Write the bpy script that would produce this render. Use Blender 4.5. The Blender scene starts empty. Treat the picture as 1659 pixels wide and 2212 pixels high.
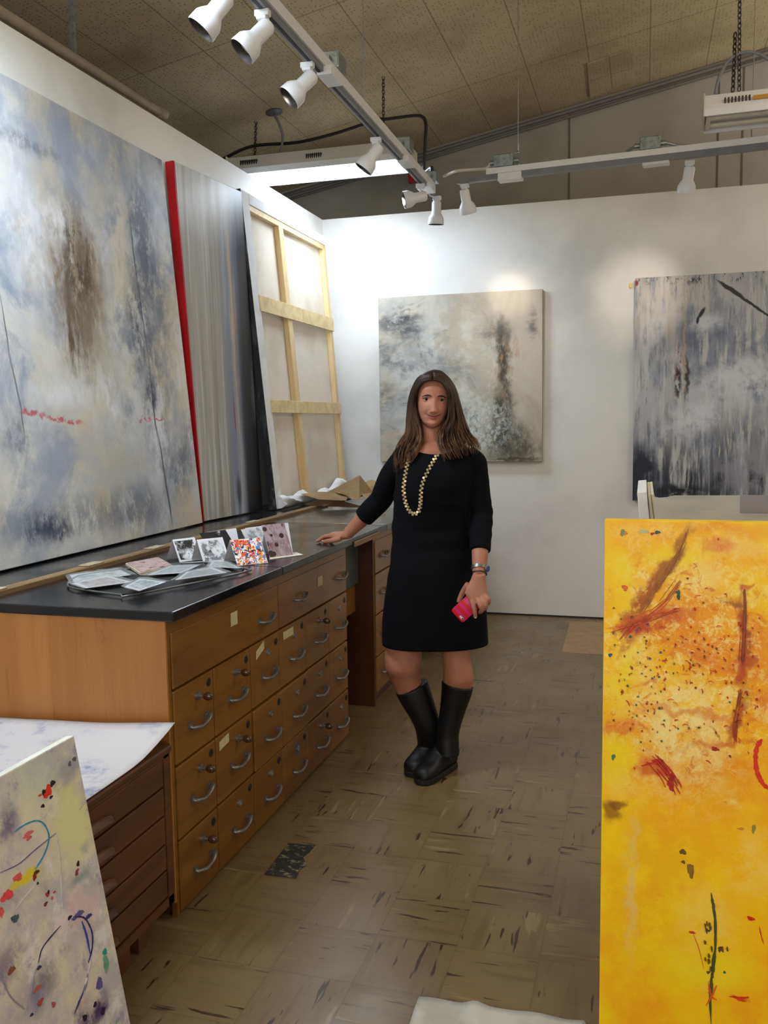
import bpy, bmesh, math, random
from mathutils import Vector, Matrix, noise as mnoise
from mathutils.bvhtree import BVHTree
C = bpy.context.scene.collection
random.seed(7)
PI = math.pi

# ------------------------------------------------------------------ camera
YAW, PITCH, ROLL, FPX, CAMH = 0.2842, 0.1003, -0.0139, 1924.9, 1.45
IW, IH = 1659.0, 2212.0
cy, sy, cp, sp = math.cos(YAW), math.sin(YAW), math.cos(PITCH), math.sin(PITCH)
FWD = Vector((-sy*cp, cy*cp, -sp))
_r = Vector((cy, sy, 0)); _u = _r.cross(FWD)
RGT = _r*math.cos(ROLL) + _u*math.sin(ROLL)
UPV = -_r*math.sin(ROLL) + _u*math.cos(ROLL)
CAM = Vector((0, 0, CAMH))
cd = bpy.data.cameras.new('camera'); cam = bpy.data.objects.new('camera', cd); C.objects.link(cam)
M = Matrix.Identity(4)
for i in range(3):
    M[i][0] = RGT[i]; M[i][1] = UPV[i]; M[i][2] = -FWD[i]; M[i][3] = CAM[i]
cam.matrix_world = M
cd.sensor_fit = 'VERTICAL'; cd.sensor_height = 24.0; cd.lens = 24.0*FPX/IH
cd.clip_start = 0.05
bpy.context.scene.camera = cam

# ------------------------------------------------------------------ light, world, exposure
vs = bpy.context.scene.view_settings
vs.view_transform = 'Standard'; vs.look = 'None'; vs.gamma = 1.0; vs.use_curve_mapping = False
vs.exposure = 0.0
w = bpy.data.worlds.new('world'); bpy.context.scene.world = w; w.use_nodes = True
w.node_tree.nodes['Background'].inputs[0].default_value = (0.55, 0.6, 0.7, 1)
w.node_tree.nodes['Background'].inputs[1].default_value = 0.035
TUBE_EMIT = 30.0
def area(name, loc, size, power, col, rot=(0, 0, 0)):
    l = bpy.data.lights.new(name, 'AREA'); l.shape = 'RECTANGLE'; l.size, l.size_y = size
    l.energy = power; l.color = col
    o = bpy.data.objects.new(name, l); C.objects.link(o); o.location = loc; o.rotation_euler = rot
    return o
def spot(name, loc, target, power, col, ang, blend=.6, rad=.03):
    l = bpy.data.lights.new(name, 'SPOT'); l.energy = power; l.color = col
    l.spot_size = ang; l.spot_blend = blend; l.shadow_soft_size = rad
    o = bpy.data.objects.new(name, l); C.objects.link(o); o.location = loc
    o.rotation_euler = (Vector(target)-Vector(loc)).to_track_quat('-Z', 'Y').to_euler()
    return o
# lamps and a window of the room outside the frame, and added fill lights
area('lamp_light_over_left_bench', (-1.86, 2.3, 3.02), (1.2, .16), 50, (.72, .86, 1.0))
area('window_light_behind_camera', (-.35, -1.0, 1.9), (1.8, 1.2), 34, (1.0, .96, .88), (PI/2, 0, 0))
area('fill_behind_right', (1.0, -1.0, 1.4), (1.0, 1.4), 15, (1.0, .97, .9), (PI/2, 0, 0))  # unseen fill light added to brighten the yellow canvas
area('lamp_light_right', (1.9, 4.2, 3.3), (1.2, .3), 24, (1.0, .95, .86))
area('fill_up_rear', (2.5, 6.3, 3.1), (1.0, .3), 34, (1.0, .95, .88), (PI*.85, 0, 0))  # added fill, no fixture of the room, lifts the gable wall
area('fill_up_right', (2.0, 3.4, 3.35), (1.2, .3), 42, (1.0, .94, .82), (PI, 0, 0))  # upward fill added to brighten the ceiling
area('fill_up_near', (-.2, .4, 3.3), (1.2, .3), 26, (1.0, .94, .84), (PI, 0, 0))  # another added ceiling fill, over the camera end
area('fill_up_left', (-1.86, 2.3, 3.12), (1.2, .16), 14, (.85, .92, 1.0), (PI, 0, 0))  # added upward fill for the ceiling above the left bench

# ------------------------------------------------------------------ pixel -> place measurements
def ray(px, py):
    return FWD + RGT*((px-IW/2)/FPX) - UPV*((py-IH/2)/FPX)
def at(px, py, X=None, Y=None, Z=None):
    d = ray(px, py)
    t = X/d.x if X is not None else (Y/d.y if Y is not None else (Z-CAMH)/d.z)
    return CAM + d*t
def atp(px, py, p0, n):
    d = ray(px, py); return CAM + d*((Vector(p0)-CAM).dot(n)/d.dot(n))

# ------------------------------------------------------------------ materials
def S(r, g, b, k=1.0):
    f = lambda c: (c/255/12.92 if c/255 <= .04045 else ((c/255+.055)/1.055)**2.4)*k
    return (f(r), f(g), f(b), 1)
class PM:
    """small procedural material builder, features laid in an object's own metres"""
    def __init__(s, name, col, rough=.6, metal=0, spec=.5, emit=None, coat=0):
        s.m = bpy.data.materials.new(name); s.m.use_nodes = True; s.nt = s.m.node_tree
        s.b = s.nt.nodes['Principled BSDF']; s.L = s.nt.links.new
        s.b.inputs['Roughness'].default_value = rough; s.b.inputs['Metallic'].default_value = metal
        s.b.inputs['Specular IOR Level'].default_value = spec
        s.b.inputs['Coat Weight'].default_value = coat
        s.b.inputs['Base Color'].default_value = col; s.c = col
        if emit:
            s.b.inputs['Emission Color'].default_value = col; s.b.inputs['Emission Strength'].default_value = emit
        s.O = None
    def n(s, t): return s.nt.nodes.new(t)
    def co(s, scale=None, loc=None):
        if s.O is None: s.O = s.n('ShaderNodeTexCoord').outputs['Object']
        if scale is None and loc is None: return s.O
        m = s.n('ShaderNodeMapping'); s.L(s.O, m.inputs[0])
        if scale: m.inputs['Scale'].default_value = scale
        if loc: m.inputs['Location'].default_value = loc
        return m.outputs[0]
    def setv(s, inp, v):
        if isinstance(v, bpy.types.NodeSocket): s.L(v, inp)
        else: inp.default_value = v
    def noise(s, scale=5, st=(1, 1, 1), detail=4, rough=.55, off=0, dist=0, vec=None, col=False):
        t = s.n('ShaderNodeTexNoise'); t.inputs['Scale'].default_value = scale
        t.inputs['Detail'].default_value = detail; t.inputs['Roughness'].default_value = rough
        t.inputs['Distortion'].default_value = dist
        if vec is None: s.L(s.co(st, (off, off*1.7, off*.6)), t.inputs['Vector'])
        else:
            m = s.n('ShaderNodeMapping'); s.L(vec, m.inputs[0]); m.inputs['Scale'].default_value = st
            m.inputs['Location'].default_value = (off, off*1.7, off*.6); s.L(m.outputs[0], t.inputs['Vector'])
        return t.outputs['Color' if col else 'Fac']
    def vor(s, scale=20, st=(1, 1, 1), off=0, feat='F1', out='Distance', vec=None, rnd=1):
        t = s.n('ShaderNodeTexVoronoi'); t.inputs['Scale'].default_value = scale; t.feature = feat
        t.inputs['Randomness'].default_value = rnd
        s.L(s.co(st, (off, off, off)) if vec is None else vec, t.inputs['Vector']); return t.outputs[out]
    def warp(s, scale=8, amt=.03, detail=3, off=0):
        nz = s.noise(scale, detail=detail, off=off, col=True)
        a = s.n('ShaderNodeVectorMath'); a.operation = 'SUBTRACT'; s.L(nz, a.inputs[0]); a.inputs[1].default_value = (.5, .5, .5)
        b = s.n('ShaderNodeVectorMath'); b.operation = 'SCALE'; s.L(a.outputs[0], b.inputs[0]); b.inputs['Scale'].default_value = amt
        c = s.n('ShaderNodeVectorMath'); c.operation = 'ADD'; s.L(b.outputs[0], c.inputs[0]); s.L(s.co(), c.inputs[1])
        return c.outputs[0]
    def rng(s, v, lo, hi, a=0., b=1.):
        m = s.n('ShaderNodeMapRange'); m.interpolation_type = 'SMOOTHSTEP' if (a, b) in ((0., 1.), (1., 0.)) else 'LINEAR'
        s.L(v, m.inputs[0]); m.inputs[1].default_value = lo; m.inputs[2].default_value = hi
        m.inputs[3].default_value = a; m.inputs[4].default_value = b; return m.outputs[0]
    def op(s, o, a, b=0.):
        m = s.n('ShaderNodeMath'); m.operation = o; s.setv(m.inputs[0], a); s.setv(m.inputs[1], b); return m.outputs[0]
    def mul(s, a, b): return s.op('MULTIPLY', a, b)
    def ell(s, cx, cz, rx, rz, ang=0, soft=.5, vec=None):
        m = s.n('ShaderNodeMapping'); m.vector_type = 'TEXTURE'; s.L(vec or s.co(), m.inputs[0])
        m.inputs['Location'].default_value = (cx, 0, cz); m.inputs['Rotation'].default_value = (0, ang, 0)
        m.inputs['Scale'].default_value = (rx, 1e4, rz)
        l = s.n('ShaderNodeVectorMath'); l.operation = 'LENGTH'; s.L(m.outputs[0], l.inputs[0])
        return s.rng(l.outputs['Value'], max(0, 1-soft), 1+soft, 1., 0.)
    def lay(s, col, fac=1.0):
        x = s.n('ShaderNodeMix'); x.data_type = 'RGBA'; s.setv(x.inputs[0], fac)
        s.setv(x.inputs[6], s.c); s.setv(x.inputs[7], col); s.c = x.outputs[2]; return s
    def ramp(s, v, stops):
        r = s.n('ShaderNodeValToRGB'); s.L(v, r.inputs[0]); e = r.color_ramp.elements
        while len(e) < len(stops): e.new(.5)
        for k, (p, c) in enumerate(stops): e[k].position = p; e[k].color = c
        return r.outputs[0]
    def bump(s, v, strength=.3, dist=.01):
        b = s.n('ShaderNodeBump'); b.inputs['Strength'].default_value = strength; b.inputs['Distance'].default_value = dist
        s.L(v, b.inputs['Height']); s.L(b.outputs[0], s.b.inputs['Normal']); return s
    def roughn(s, v): s.L(v, s.b.inputs['Roughness']); return s
    def done(s):
        s.setv(s.b.inputs['Base Color'], s.c); return s.m
def plain(name, col, rough=.5, metal=0, var=.06, sc=14, bump=0, spec=.5, coat=0, emit=None):
    p = PM(name, col, rough, metal, spec, emit, coat)
    d = tuple(c*(1-var*2.2) for c in col[:3])+(1,)
    nz = p.noise(sc, detail=5)
    if not emit: p.lay(d, p.rng(nz, .42, .7))
    if bump: p.bump(p.noise(sc*6, detail=3), bump, .003)
    return p.done()
def wood(name, c1, c2, axis='z', rough=.42, sc=9, coat=.1, wear=0, knots=0):
    st = {'x': (.12, 1.6, 1.6), 'y': (1.6, .12, 1.6), 'z': (1.6, 1.6, .12)}[axis]
    p = PM(name, c1, rough, coat=coat)
    g = p.noise(sc, st, 6, .6, dist=.4)
    p.lay(c2, p.rng(g, .38, .66))
    f = p.noise(sc*9, st, 3, .6, off=3)
    p.lay(tuple(c*.62 for c in c2[:3])+(1,), p.mul(p.rng(f, .56, .72), .45))
    if wear:
        q = p.noise(5, (1, 1, 1), 6, .7, off=9); p.lay(tuple(c*.35 for c in c2[:3])+(1,), p.mul(p.rng(q, .60, .72), wear))
    if knots:
        v = p.vor(2.2, (1, 1, .5), 4); p.lay(tuple(c*.35 for c in c2[:3])+(1,), p.mul(p.rng(v, .02, .07, 1., 0.), knots))
    p.bump(f, .12, .002)
    return p.done()

# ------------------------------------------------------------------ mesh helpers
class MB:
    def __init__(s): s.v = []; s.f = []; s.mi = []; s.cur = 0
    def add(s, vs, fs):
        o = len(s.v); s.v += [Vector(v) for v in vs]
        for f in fs: s.f.append([i+o for i in f]); s.mi.append(s.cur)
        return s
    def box(s, a, b):
        x0, y0, z0 = [min(a[i], b[i]) for i in range(3)]; x1, y1, z1 = [max(a[i], b[i]) for i in range(3)]
        return s.add([(x0, y0, z0), (x1, y0, z0), (x1, y1, z0), (x0, y1, z0), (x0, y0, z1), (x1, y0, z1), (x1, y1, z1), (x0, y1, z1)],
                     [(0, 3, 2, 1), (4, 5, 6, 7), (0, 1, 5, 4), (1, 2, 6, 5), (2, 3, 7, 6), (3, 0, 4, 7)])
    def obox(s, c, ax, ay, az):
        c = Vector(c); ax, ay, az = Vector(ax), Vector(ay), Vector(az)
        vs = [c+ax*i+ay*j+az*k for k in (-1, 1) for j in (-1, 1) for i in (-1, 1)]
        return s.add(vs, [(0, 2, 3, 1), (4, 5, 7, 6), (0, 1, 5, 4), (1, 3, 7, 5), (3, 2, 6, 7), (2, 0, 4, 6)])
    def loft(s, rings, caps=True, closed=True):
        n = len(rings[0]); o = len(s.v)
        for r in rings: s.v += [Vector(p) for p in r]
        for k in range(len(rings)-1):
            for i in range(n if closed else n-1):
                j = (i+1) % n
                s.f.append([o+k*n+i, o+k*n+j, o+(k+1)*n+j, o+(k+1)*n+i]); s.mi.append(s.cur)
        if caps and closed:
            s.f.append([o+i for i in reversed(range(n))]); s.mi.append(s.cur)
            s.f.append([o+(len(rings)-1)*n+i for i in range(n)]); s.mi.append(s.cur)
        return s
    def tube(s, pts, rad, n=10, flat=1.0, updir=None, caps=True):
        pts = [Vector(p) for p in pts]
        if not hasattr(rad, '__len__'): rad = [rad]*len(pts)
        rings = []; a = None
        for k, p in enumerate(pts):
            t = (pts[min(k+1, len(pts)-1)]-pts[max(k-1, 0)]).normalized()
            if a is None:
                u0 = Vector(updir) if updir is not None else (Vector((0, 0, 1)) if abs(t.z) < .9 else Vector((1, 0, 0)))
                a = (u0-t*u0.dot(t)).normalized()
            else: a = (a-t*a.dot(t)).normalized()
            b = t.cross(a)
            rings.append([p+(a*math.cos(2*PI*i/n)*flat+b*math.sin(2*PI*i/n))*rad[k] for i in range(n)])
        return s.loft(rings, caps)
    def lathe(s, prof, o, ax, n=24, caps=True):
        ax = Vector(ax).normalized(); o = Vector(o)
        a = ax.orthogonal().normalized(); b = ax.cross(a)
        return s.loft([[o+ax*h+(a*math.cos(2*PI*i/n)+b*math.sin(2*PI*i/n))*max(r, 1e-4) for i in range(n)] for h, r in prof], caps)
    def sph(s, c, r, n=12, m=8):
        c = Vector(c); r = Vector(r) if hasattr(r, '__len__') else Vector((r, r, r)); rings = []
        for k in range(m+1):
            th = PI*k/m; q = max(math.sin(th), 1e-3)
            rings.append([c+Vector((r.x*q*math.cos(2*PI*i/n), r.y*q*math.sin(2*PI*i/n), -r.z*math.cos(th))) for i in range(n)])
        return s.loft(rings)
    def disc(s, c, nrm, r, th=.002, n=12):
        nrm = Vector(nrm).normalized(); return s.lathe([(-th/2, r*.9), (0, r), (th/2, r*.9)], c, nrm, n)
    def prism(s, poly, off):
        n = len(poly); off = Vector(off); p = [Vector(q) for q in poly]
        s.add(p+[q+off for q in p], [list(reversed(range(n))), list(range(n, 2*n))]+[[i, (i+1) % n, n+(i+1) % n, n+i] for i in range(n)])
        return s
WL = {}
def fix(me):
    bm = bmesh.new(); bm.from_mesh(me); bmesh.ops.recalc_face_normals(bm, faces=bm.faces); bm.to_mesh(me); bm.free()
def obj(name, mb, mats, parent=None, origin=None, bevel=0, smooth=None, segs=2):
    """one mesh object; vertices are given in the parent's frame when it has one, else in world metres"""
    if not isinstance(mats, (list, tuple)): mats = [mats]
    if parent is None:
        if origin is None:
            xs = [v.x for v in mb.v]; ys = [v.y for v in mb.v]; zs = [v.z for v in mb.v]
            origin = Vector(((min(xs)+max(xs))/2, (min(ys)+max(ys))/2, min(zs)))
        off = Vector(origin)
    else: off = WL.get(parent.name, Vector((0, 0, 0)))
    me = bpy.data.meshes.new(name)
    me.from_pydata([tuple(v-off) for v in mb.v], [], mb.f); me.update(); fix(me)
    for m in mats: me.materials.append(m)
    for p, i in zip(me.polygons, mb.mi): p.material_index = i
    if smooth is not None:
        for p in me.polygons: p.use_smooth = True
        if smooth < 3: me.set_sharp_from_angle(angle=smooth)
    o = bpy.data.objects.new(name, me); C.objects.link(o)
    if parent is not None: o.parent = parent; WL[o.name] = off
    else: o.location = off; WL[o.name] = off
    if bevel:
        b = o.modifiers.new('bevel', 'BEVEL'); b.width = bevel; b.segments = segs; b.limit_method = 'ANGLE'; b.harden_normals = False
    return o
def tag(o, label=None, cat=None, group=None, kind=None):
    if label: o['label'] = label
    if cat: o['category'] = cat
    if group: o['group'] = group
    if kind: o['kind'] = kind
    return o
def thing(name, label, cat, loc=(0, 0, 0), group=None, rot=None, local=False):
    """local=True: parts are modelled in the thing's own frame"""
    o = bpy.data.objects.new(name, None); C.objects.link(o); o.location = loc
    o.empty_display_size = .05
    if rot is not None: o.rotation_euler = rot
    WL[o.name] = Vector((0, 0, 0)) if local else Vector(loc)
    return tag(o, label, cat, group)
def struct(name, mb, mat, **k): return tag(obj(name, mb, mat, **k), kind='structure')
def copy_tree(o, parent=None):
    c = o.copy(); C.objects.link(c)
    if parent: c.parent = parent
    for ch in list(o.children): copy_tree(ch, c)
    return c
def bez(pts, n=8):
    """catmull-rom through points"""
    p = [Vector(q) for q in pts]; p = [p[0]*2-p[1]]+p+[p[-1]*2-p[-2]]; out = []
    for k in range(1, len(p)-2):
        for i in range(n):
            t = i/n; a, b, c, d = p[k-1], p[k], p[k+1], p[k+2]
            out.append(.5*((2*b)+(c-a)*t+(2*a-5*b+4*c-d)*t*t+(3*b-a-3*c+d)*t**3))
    out.append(p[-2]); return out
def interp(tab, x):
    if x <= tab[0][0]: return tab[0][1]
    for (a, fa), (b, fb) in zip(tab, tab[1:]):
        if x <= b:
            t = (x-a)/(b-a); return fa+(fb-fa)*t
    return tab[-1][1]

# ------------------------------------------------------------------ shared materials
m_white = plain('white_wall_paint', S(226, 226, 224), .75, var=.02, sc=3)
m_track = plain('white_enamel', S(225, 226, 230), .35, var=.02)
m_trackgrey = plain('grey_track_slot', S(120, 122, 128), .4)
m_dark = plain('dark_slot', S(40, 38, 36), .6)
m_galv = plain('galvanised_steel', S(150, 160, 165), .35, metal=.75, var=.15, sc=40)
m_black = plain('black_rubber', S(22, 22, 24), .5)
m_chrome = plain('worn_metal', S(132, 130, 124), .36, metal=.7, var=.12, sc=60)
m_red = plain('red_enamel', S(170, 20, 30), .4)
m_cab = wood('varnished_maple_drawer', S(134, 88, 24), S(114, 70, 16), 'y', .38, 6, .15, wear=.12)
m_cabz = wood('varnished_maple_carcass', S(112, 68, 22), S(96, 54, 16), 'z', .42, 6, .1, wear=.15)
m_end = wood('worn_maple_end_panel', S(190, 128, 66), S(172, 112, 54), 'z', .5, 4, .05, wear=.5)
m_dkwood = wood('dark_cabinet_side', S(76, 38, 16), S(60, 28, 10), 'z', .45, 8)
m_gap = plain('dark_gap', S(48, 18, 8), .8)
m_strip = wood('raw_wood_strip', S(140, 112, 74), S(112, 86, 54), 'y', .6, 12, 0, wear=.2)
m_pine = wood('stretcher_pine', S(222, 196, 148), S(204, 172, 118), 'z', .55, 7, 0, knots=.8)
m_piney = wood('stretcher_pine_crossbar', S(226, 202, 156), S(206, 178, 126), 'y', .55, 7, 0, knots=.8)
m_oak = wood('dresser_wood', S(98, 54, 20), S(72, 36, 12), 'y', .35, 10, .25, wear=.2)
m_paper = plain('white_paper', S(232, 232, 230), .7, var=.02)
m_plasterboard = plain('white_canvas', S(225, 226, 228), .8, var=.04, sc=20, bump=.2)
# ------------------------------------------------------------------ room shell
XW, YB, ZT = -2.378, 6.578, 2.992
GY = 7.4
def zc(x): return 4.004+.184*x
def at_ceil(px, py):
    n = Vector((-.184, 0, 1)); return atp(px, py, (0, 0, 4.004), n)
# floor of square vinyl tiles with alternating streaks
T = .2286
p = PM('vinyl_tile_floor', S(116, 96, 62), .38, spec=.5)
mp = p.co((1/T, 1/T, 1), (1.165/T, -2.525/T+.0, 0))
sep = p.n('ShaderNodeSeparateXYZ'); p.L(mp, sep.inputs[0])
fx, fy = p.op('FLOOR', sep.outputs[0]), p.op('FLOOR', sep.outputs[1])
par = p.op('PINGPONG', p.op('ADD', fx, fy), 1.0)
cell = p.n('ShaderNodeCombineXYZ'); p.L(fx, cell.inputs[0]); p.L(fy, cell.inputs[1])
wn = p.n('ShaderNodeTexWhiteNoise'); p.L(cell.outputs[0], wn.inputs['Vector'])
p.lay(S(100, 82, 50), p.mul(wn.outputs['Value'], .35))
def streak(off, lo, hi, sc=(30, 3.4), v=.5):
    r = []
    for st in ((sc[0], sc[1], 1), (sc[1], sc[0], 1)):
        r.append(p.rng(p.noise(1, st, 3, .55, off=off+st[0]*.01, dist=.3), lo, hi))
    x = p.n('ShaderNodeMix'); p.L(par, x.inputs[0]); p.L(r[0], x.inputs[2]); p.L(r[1], x.inputs[3])
    return x.outputs[0]
patch = p.rng(p.noise(3.2, detail=2, off=31), .40, .60)
p.lay(S(82, 64, 38), p.mul(streak(1, .50, .70), .38))
p.lay(S(148, 130, 90), p.mul(p.mul(streak(5, .60, .66), .55), patch))
p.lay(S(48, 32, 18), p.mul(p.mul(streak(11, .63, .675, (46, 6)), .95), p.rng(p.noise(2.3, detail=2, off=12), .30, .50)))
p.lay(S(46, 30, 16), p.mul(p.mul(streak(17, .67, .71, (34, 3.2)), .9), 1.))
def frac(s): return p.op('FRACT', s)
def seam(s): return p.rng(p.op('ABSOLUTE', p.op('SUBTRACT', frac(s), .5)), .488, .497)
sm = p.op('MAXIMUM', seam(sep.outputs[0]), seam(sep.outputs[1]))
p.lay(S(66, 50, 30), p.mul(sm, .35))
p.lay(S(78, 62, 38), p.mul(p.rng(p.noise(1.4, detail=5, off=40), .5, .7), .45))
p.lay(S(60, 45, 28), p.mul(p.rng(p.vor(2.6, off=2), .012, .022, 1., 0.), .8))
p.roughn(p.rng(p.noise(3, detail=4), .3, .7, .24, .46))
p.bump(p.noise(9, detail=2), .12, .01)
m_floor = p.done()
struct('floor', MB().box((-4, -1.2, -.06), (3.2, GY, 0)), m_floor, origin=(0, 0, 0))
# partition walls
def wall_white():
    p = PM('partition_paint', S(232, 231, 228), .7)
    p.lay(S(214, 213, 210), p.rng(p.noise(1.6, detail=4), .45, .7))
    p.lay(S(120, 110, 96), p.mul(p.rng(p.vor(1.1, off=5), .006, .012, 1., 0.), .8))
    p.bump(p.noise(60, detail=3), .05, .002)
    return p.done()
m_part = wall_white()
struct('wall_left', MB().box((XW-.1, -1.2, 0), (XW, YB+.1, ZT)), m_part)
struct('wall_back', MB().box((XW, YB, 0), (3.2, YB+.1, ZT)), m_part)
struct('trim_1', MB().box((XW+.001, YB-.006, 0.0), (3.2, YB-.0005, .012)), m_dark)
# outer room: gable wall, perforated tile ceiling
p = PM('gable_panel', S(158, 152, 142), .8)
p.lay(S(140, 134, 124), p.rng(p.noise(1.2, detail=5), .4, .7))
p.lay(S(70, 62, 54), p.mul(p.rng(p.noise(.9, (1, 1, 3), 4, off=9), .62, .8), .35))
m_gable = p.done()
struct('wall_gable', MB().prism([(-5.2, GY, 0), (3.2, GY, 0), (3.2, GY, zc(3.2)+.1), (-5.2, GY, zc(-5.2)+.1)], (0, .1, 0)), m_gable)
p = PM('acoustic_tile', S(186, 170, 132), .85)
sx = p.co((1, 1, 1))
p.lay(S(168, 150, 114), p.rng(p.noise(1.5, detail=5), .4, .68))
v = p.vor(42, (1, 1, .0), rnd=.35); p.lay(S(96, 80, 54), p.mul(p.rng(v, .16, .26, 1., 0.), .75))
p.lay(S(100, 72, 48), p.mul(p.rng(p.noise(.8, detail=3, off=7), .60, .76), .5))
sep = p.n('ShaderNodeSeparateXYZ'); p.L(p.co((1/.405, 1/1.6, 1)), sep.inputs[0])
s1 = p.rng(p.op('ABSOLUTE', p.op('SUBTRACT', p.op('FRACT', sep.outputs[0]), .5)), .490, .497)
s2 = p.rng(p.op('ABSOLUTE', p.op('SUBTRACT', p.op('FRACT', sep.outputs[1]), .5)), .4965, .499)
p.lay(S(92, 76, 54), p.mul(p.op('MAXIMUM', s1, s2), .7))
m_ceil = p.done()
struct('ceiling', MB().prism([(-5.2, -1.2, zc(-5.2)), (3.2, -1.2, zc(3.2)), (3.2, -1.2, zc(3.2)+.1), (-5.2, -1.2, zc(-5.2)+.1)], (0, GY+1.2, 0)), m_ceil, origin=(0, 0, 0))
struct('wall_right', MB().box((3.2, -1.2, 0), (3.3, GY+.1, zc(3.2)+.2)), m_white)
struct('wall_rear', MB().box((-5.2, -1.3, 0), (3.3, -1.2, zc(3.2)+.2)), m_white)
struct('wall_outer_left', MB().box((-5.3, -1.2, 0), (-5.2, GY, 3.6)), m_gable)
# seams of the gable panels
for k, x in enumerate((at(1230, 260, Y=GY).x, at(1604, 300, Y=GY).x, at(1551, 300, Y=GY).x)):
    struct('trim_%d' % (k+2), MB().box((x-.006, GY-.004, 2.5), (x+.006, GY-.0005, zc(x)-.06)), plain('panel_seam', S(100, 92, 82), .8))
# conduits under the gable
for k, (dz, r, yy) in enumerate(((-.045, .016, -.03), (-.085, .012, -.025))):
    a, b = -3.2, 3.1
    o = obj('conduit', MB().tube([(a, GY+yy, zc(a)+dz), (b, GY+yy, zc(b)+dz)], r, 8), plain('painted_conduit', S(112, 108, 104), .45), smooth=1)
    tag(o, ['upper grey conduit pipe running along the sloped edge between ceiling and gable wall', 'lower thinner conduit pipe just under the one along the ceiling slope'][k], 'pipe')
# pipe behind the left partition
P1 = at(350, 246, X=-2.43); P0 = Vector((-2.43, .5, P1.z))
t = thing('ceiling_pipe', 'long beige pipe with a capped end running above the top of the left partition', 'pipe', (P1.x, P1.y, P1.z))
m_pipe = plain('beige_pipe', S(150, 138, 118), .5)
obj('pipe', MB().tube([P0, P1], .022, 12), m_pipe, t, smooth=1)
obj('end_cap', MB().tube([P1-Vector((0, .03, 0)), P1+Vector((0, .02, 0))], .029, 12), m_pipe, t, smooth=1)
obj('hanger', MB().box((P1.x-.01, 3.55, P1.z+.0), (P1.x+.01, 3.57, zc(-2.43))), m_galv, t)
# red fire alarm box on the gable wall
a = at(883, 396, Y=GY-.03); b = at(915, 362, Y=GY-.03)
tag(obj('alarm_box', MB().box((a.x, GY-.06, a.z), (b.x, GY-.003, b.z)), m_red, bevel=.005), 'small red box on the gable wall behind the end of the track', 'alarm')
# access panel raised on the ceiling
c0 = [at_ceil(*q) for q in ((1268, 136), (1362, 103), (1372, 170), (1274, 208))]
n = Vector((-.184, 0, 1)).normalized()
tag(obj('ceiling_panel', MB().prism([q-n*.012 for q in c0], n*.010), m_ceil), 'slightly dropped square ceiling tile near the gable wall', 'ceiling tile')
tr = MB()
for q0, q1 in ((c0[0], c0[1]), (c0[0], c0[3])): tr.tube([q0-n*.013, q1-n*.013], .006, 6)

# ------------------------------------------------------------------ track lighting
m_baffle = plain('dark_baffle', S(62, 56, 52), .5)
def make_spot():
    """hangs from z=0 of its empty; the head swings in the local x-z plane (aimed along +x/-z)"""
    t = thing('track_spotlight', 'x', 'spotlight', local=True)
    b = MB().box((-.026, -.014, -.022), (.026, .014, 0)).box((-.018, -.018, -.034), (.018, .018, -.02)); obj('adapter', b, m_track, t, bevel=.003)
    obj('stem', MB().tube([(0, 0, -.03), (0, 0, -.078)], .0075, 10), m_track, t, smooth=1)
    return t
def head_part(t, d, m=m_track):
    d = Vector(d).normalized(); side_ = Vector((dir1.y, -dir1.x, 0)) if abs(d.z) < .99 else Vector((0, 0, 0))
    o = Vector((0, 0, -.078))-d*.050; d0 = Vector((d.x, d.y, 0))
    if d0.length > .01: o += d0.normalized()*.012
    prof = [(0, .001), (.0, .022), (.010, .029), (.070, .029), (.090, .042), (.102, .048), (.136, .050), (.140, .0485)]
    inner = [(.138, .045), (.11, .042), (.09, .02), (.088, .001)]
    h = obj('lamp_head', MB().lathe(prof, o, d, 28, caps=False), m, t, smooth=.7)
    obj('inner_baffle', MB().lathe([(.140, .0483)]+inner, o, d, 28, caps=False), m_baffle, h, smooth=.7)
    obj('bulb', MB().lathe([(.091, .001), (.093, .025), (.114, .036), (.118, .001)], o, d, 20, caps=False), plain('bulb_glass', S(210, 205, 190), .2), h, smooth=1)
    holes = MB(); a = d.orthogonal().normalized(); b = d.cross(a)
    for i in range(6): holes.disc(o+d*.0005+(a*math.cos(i)+b*math.sin(i))*.016, d, .003, .003, 8)
    obj('vent_holes', holes, m_dark, h)
    return o+d*.118, d
def beam(p0, p1, w_, h0, h1, mb):
    """box beam between two points, world vertical"""
    p0, p1 = Vector(p0), Vector(p1); d = (p1-p0).normalized(); s_ = d.cross(Vector((0, 0, 1))).normalized()
    c = (p0+p1)/2
    return mb.obox(c+Vector((0, 0, (h0+h1)/2)), d*((p1-p0).length/2), s_*w_/2, Vector((0, 0, (h1-h0)/2)))
TZ = 2.85
def tr1(px, py, dz=0): return at(px, py, Z=TZ+dz)
A1, B1 = tr1(548, 0), tr1(936, 425)
dir1 = (B1-A1).normalized(); A1 = A1-dir1*.9
t = thing('lighting_track', 'long white track rail running from the near ceiling toward the back wall', 'track', (B1.x, B1.y, B1.z))
obj('rail', beam(A1, B1, .036, 0, .02, MB()), m_trackgrey, t)
obj('channel', beam(A1, B1-dir1*.06, .055, .02, .065, MB()), m_track, t, bevel=.002)
side = Vector((dir1.y, -dir1.x, 0))
obj('slot', beam(A1, B1-dir1*.04, .012, -.002, 0, MB()), m_dark, t)
for q in ((712, 168), (877, 352), (925, 408)):
    c = tr1(*q); obj('joint_cover', beam(c-dir1*.07, c+dir1*.07, .062, -.012, .024, MB()), m_track, t, bevel=.003)
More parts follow.
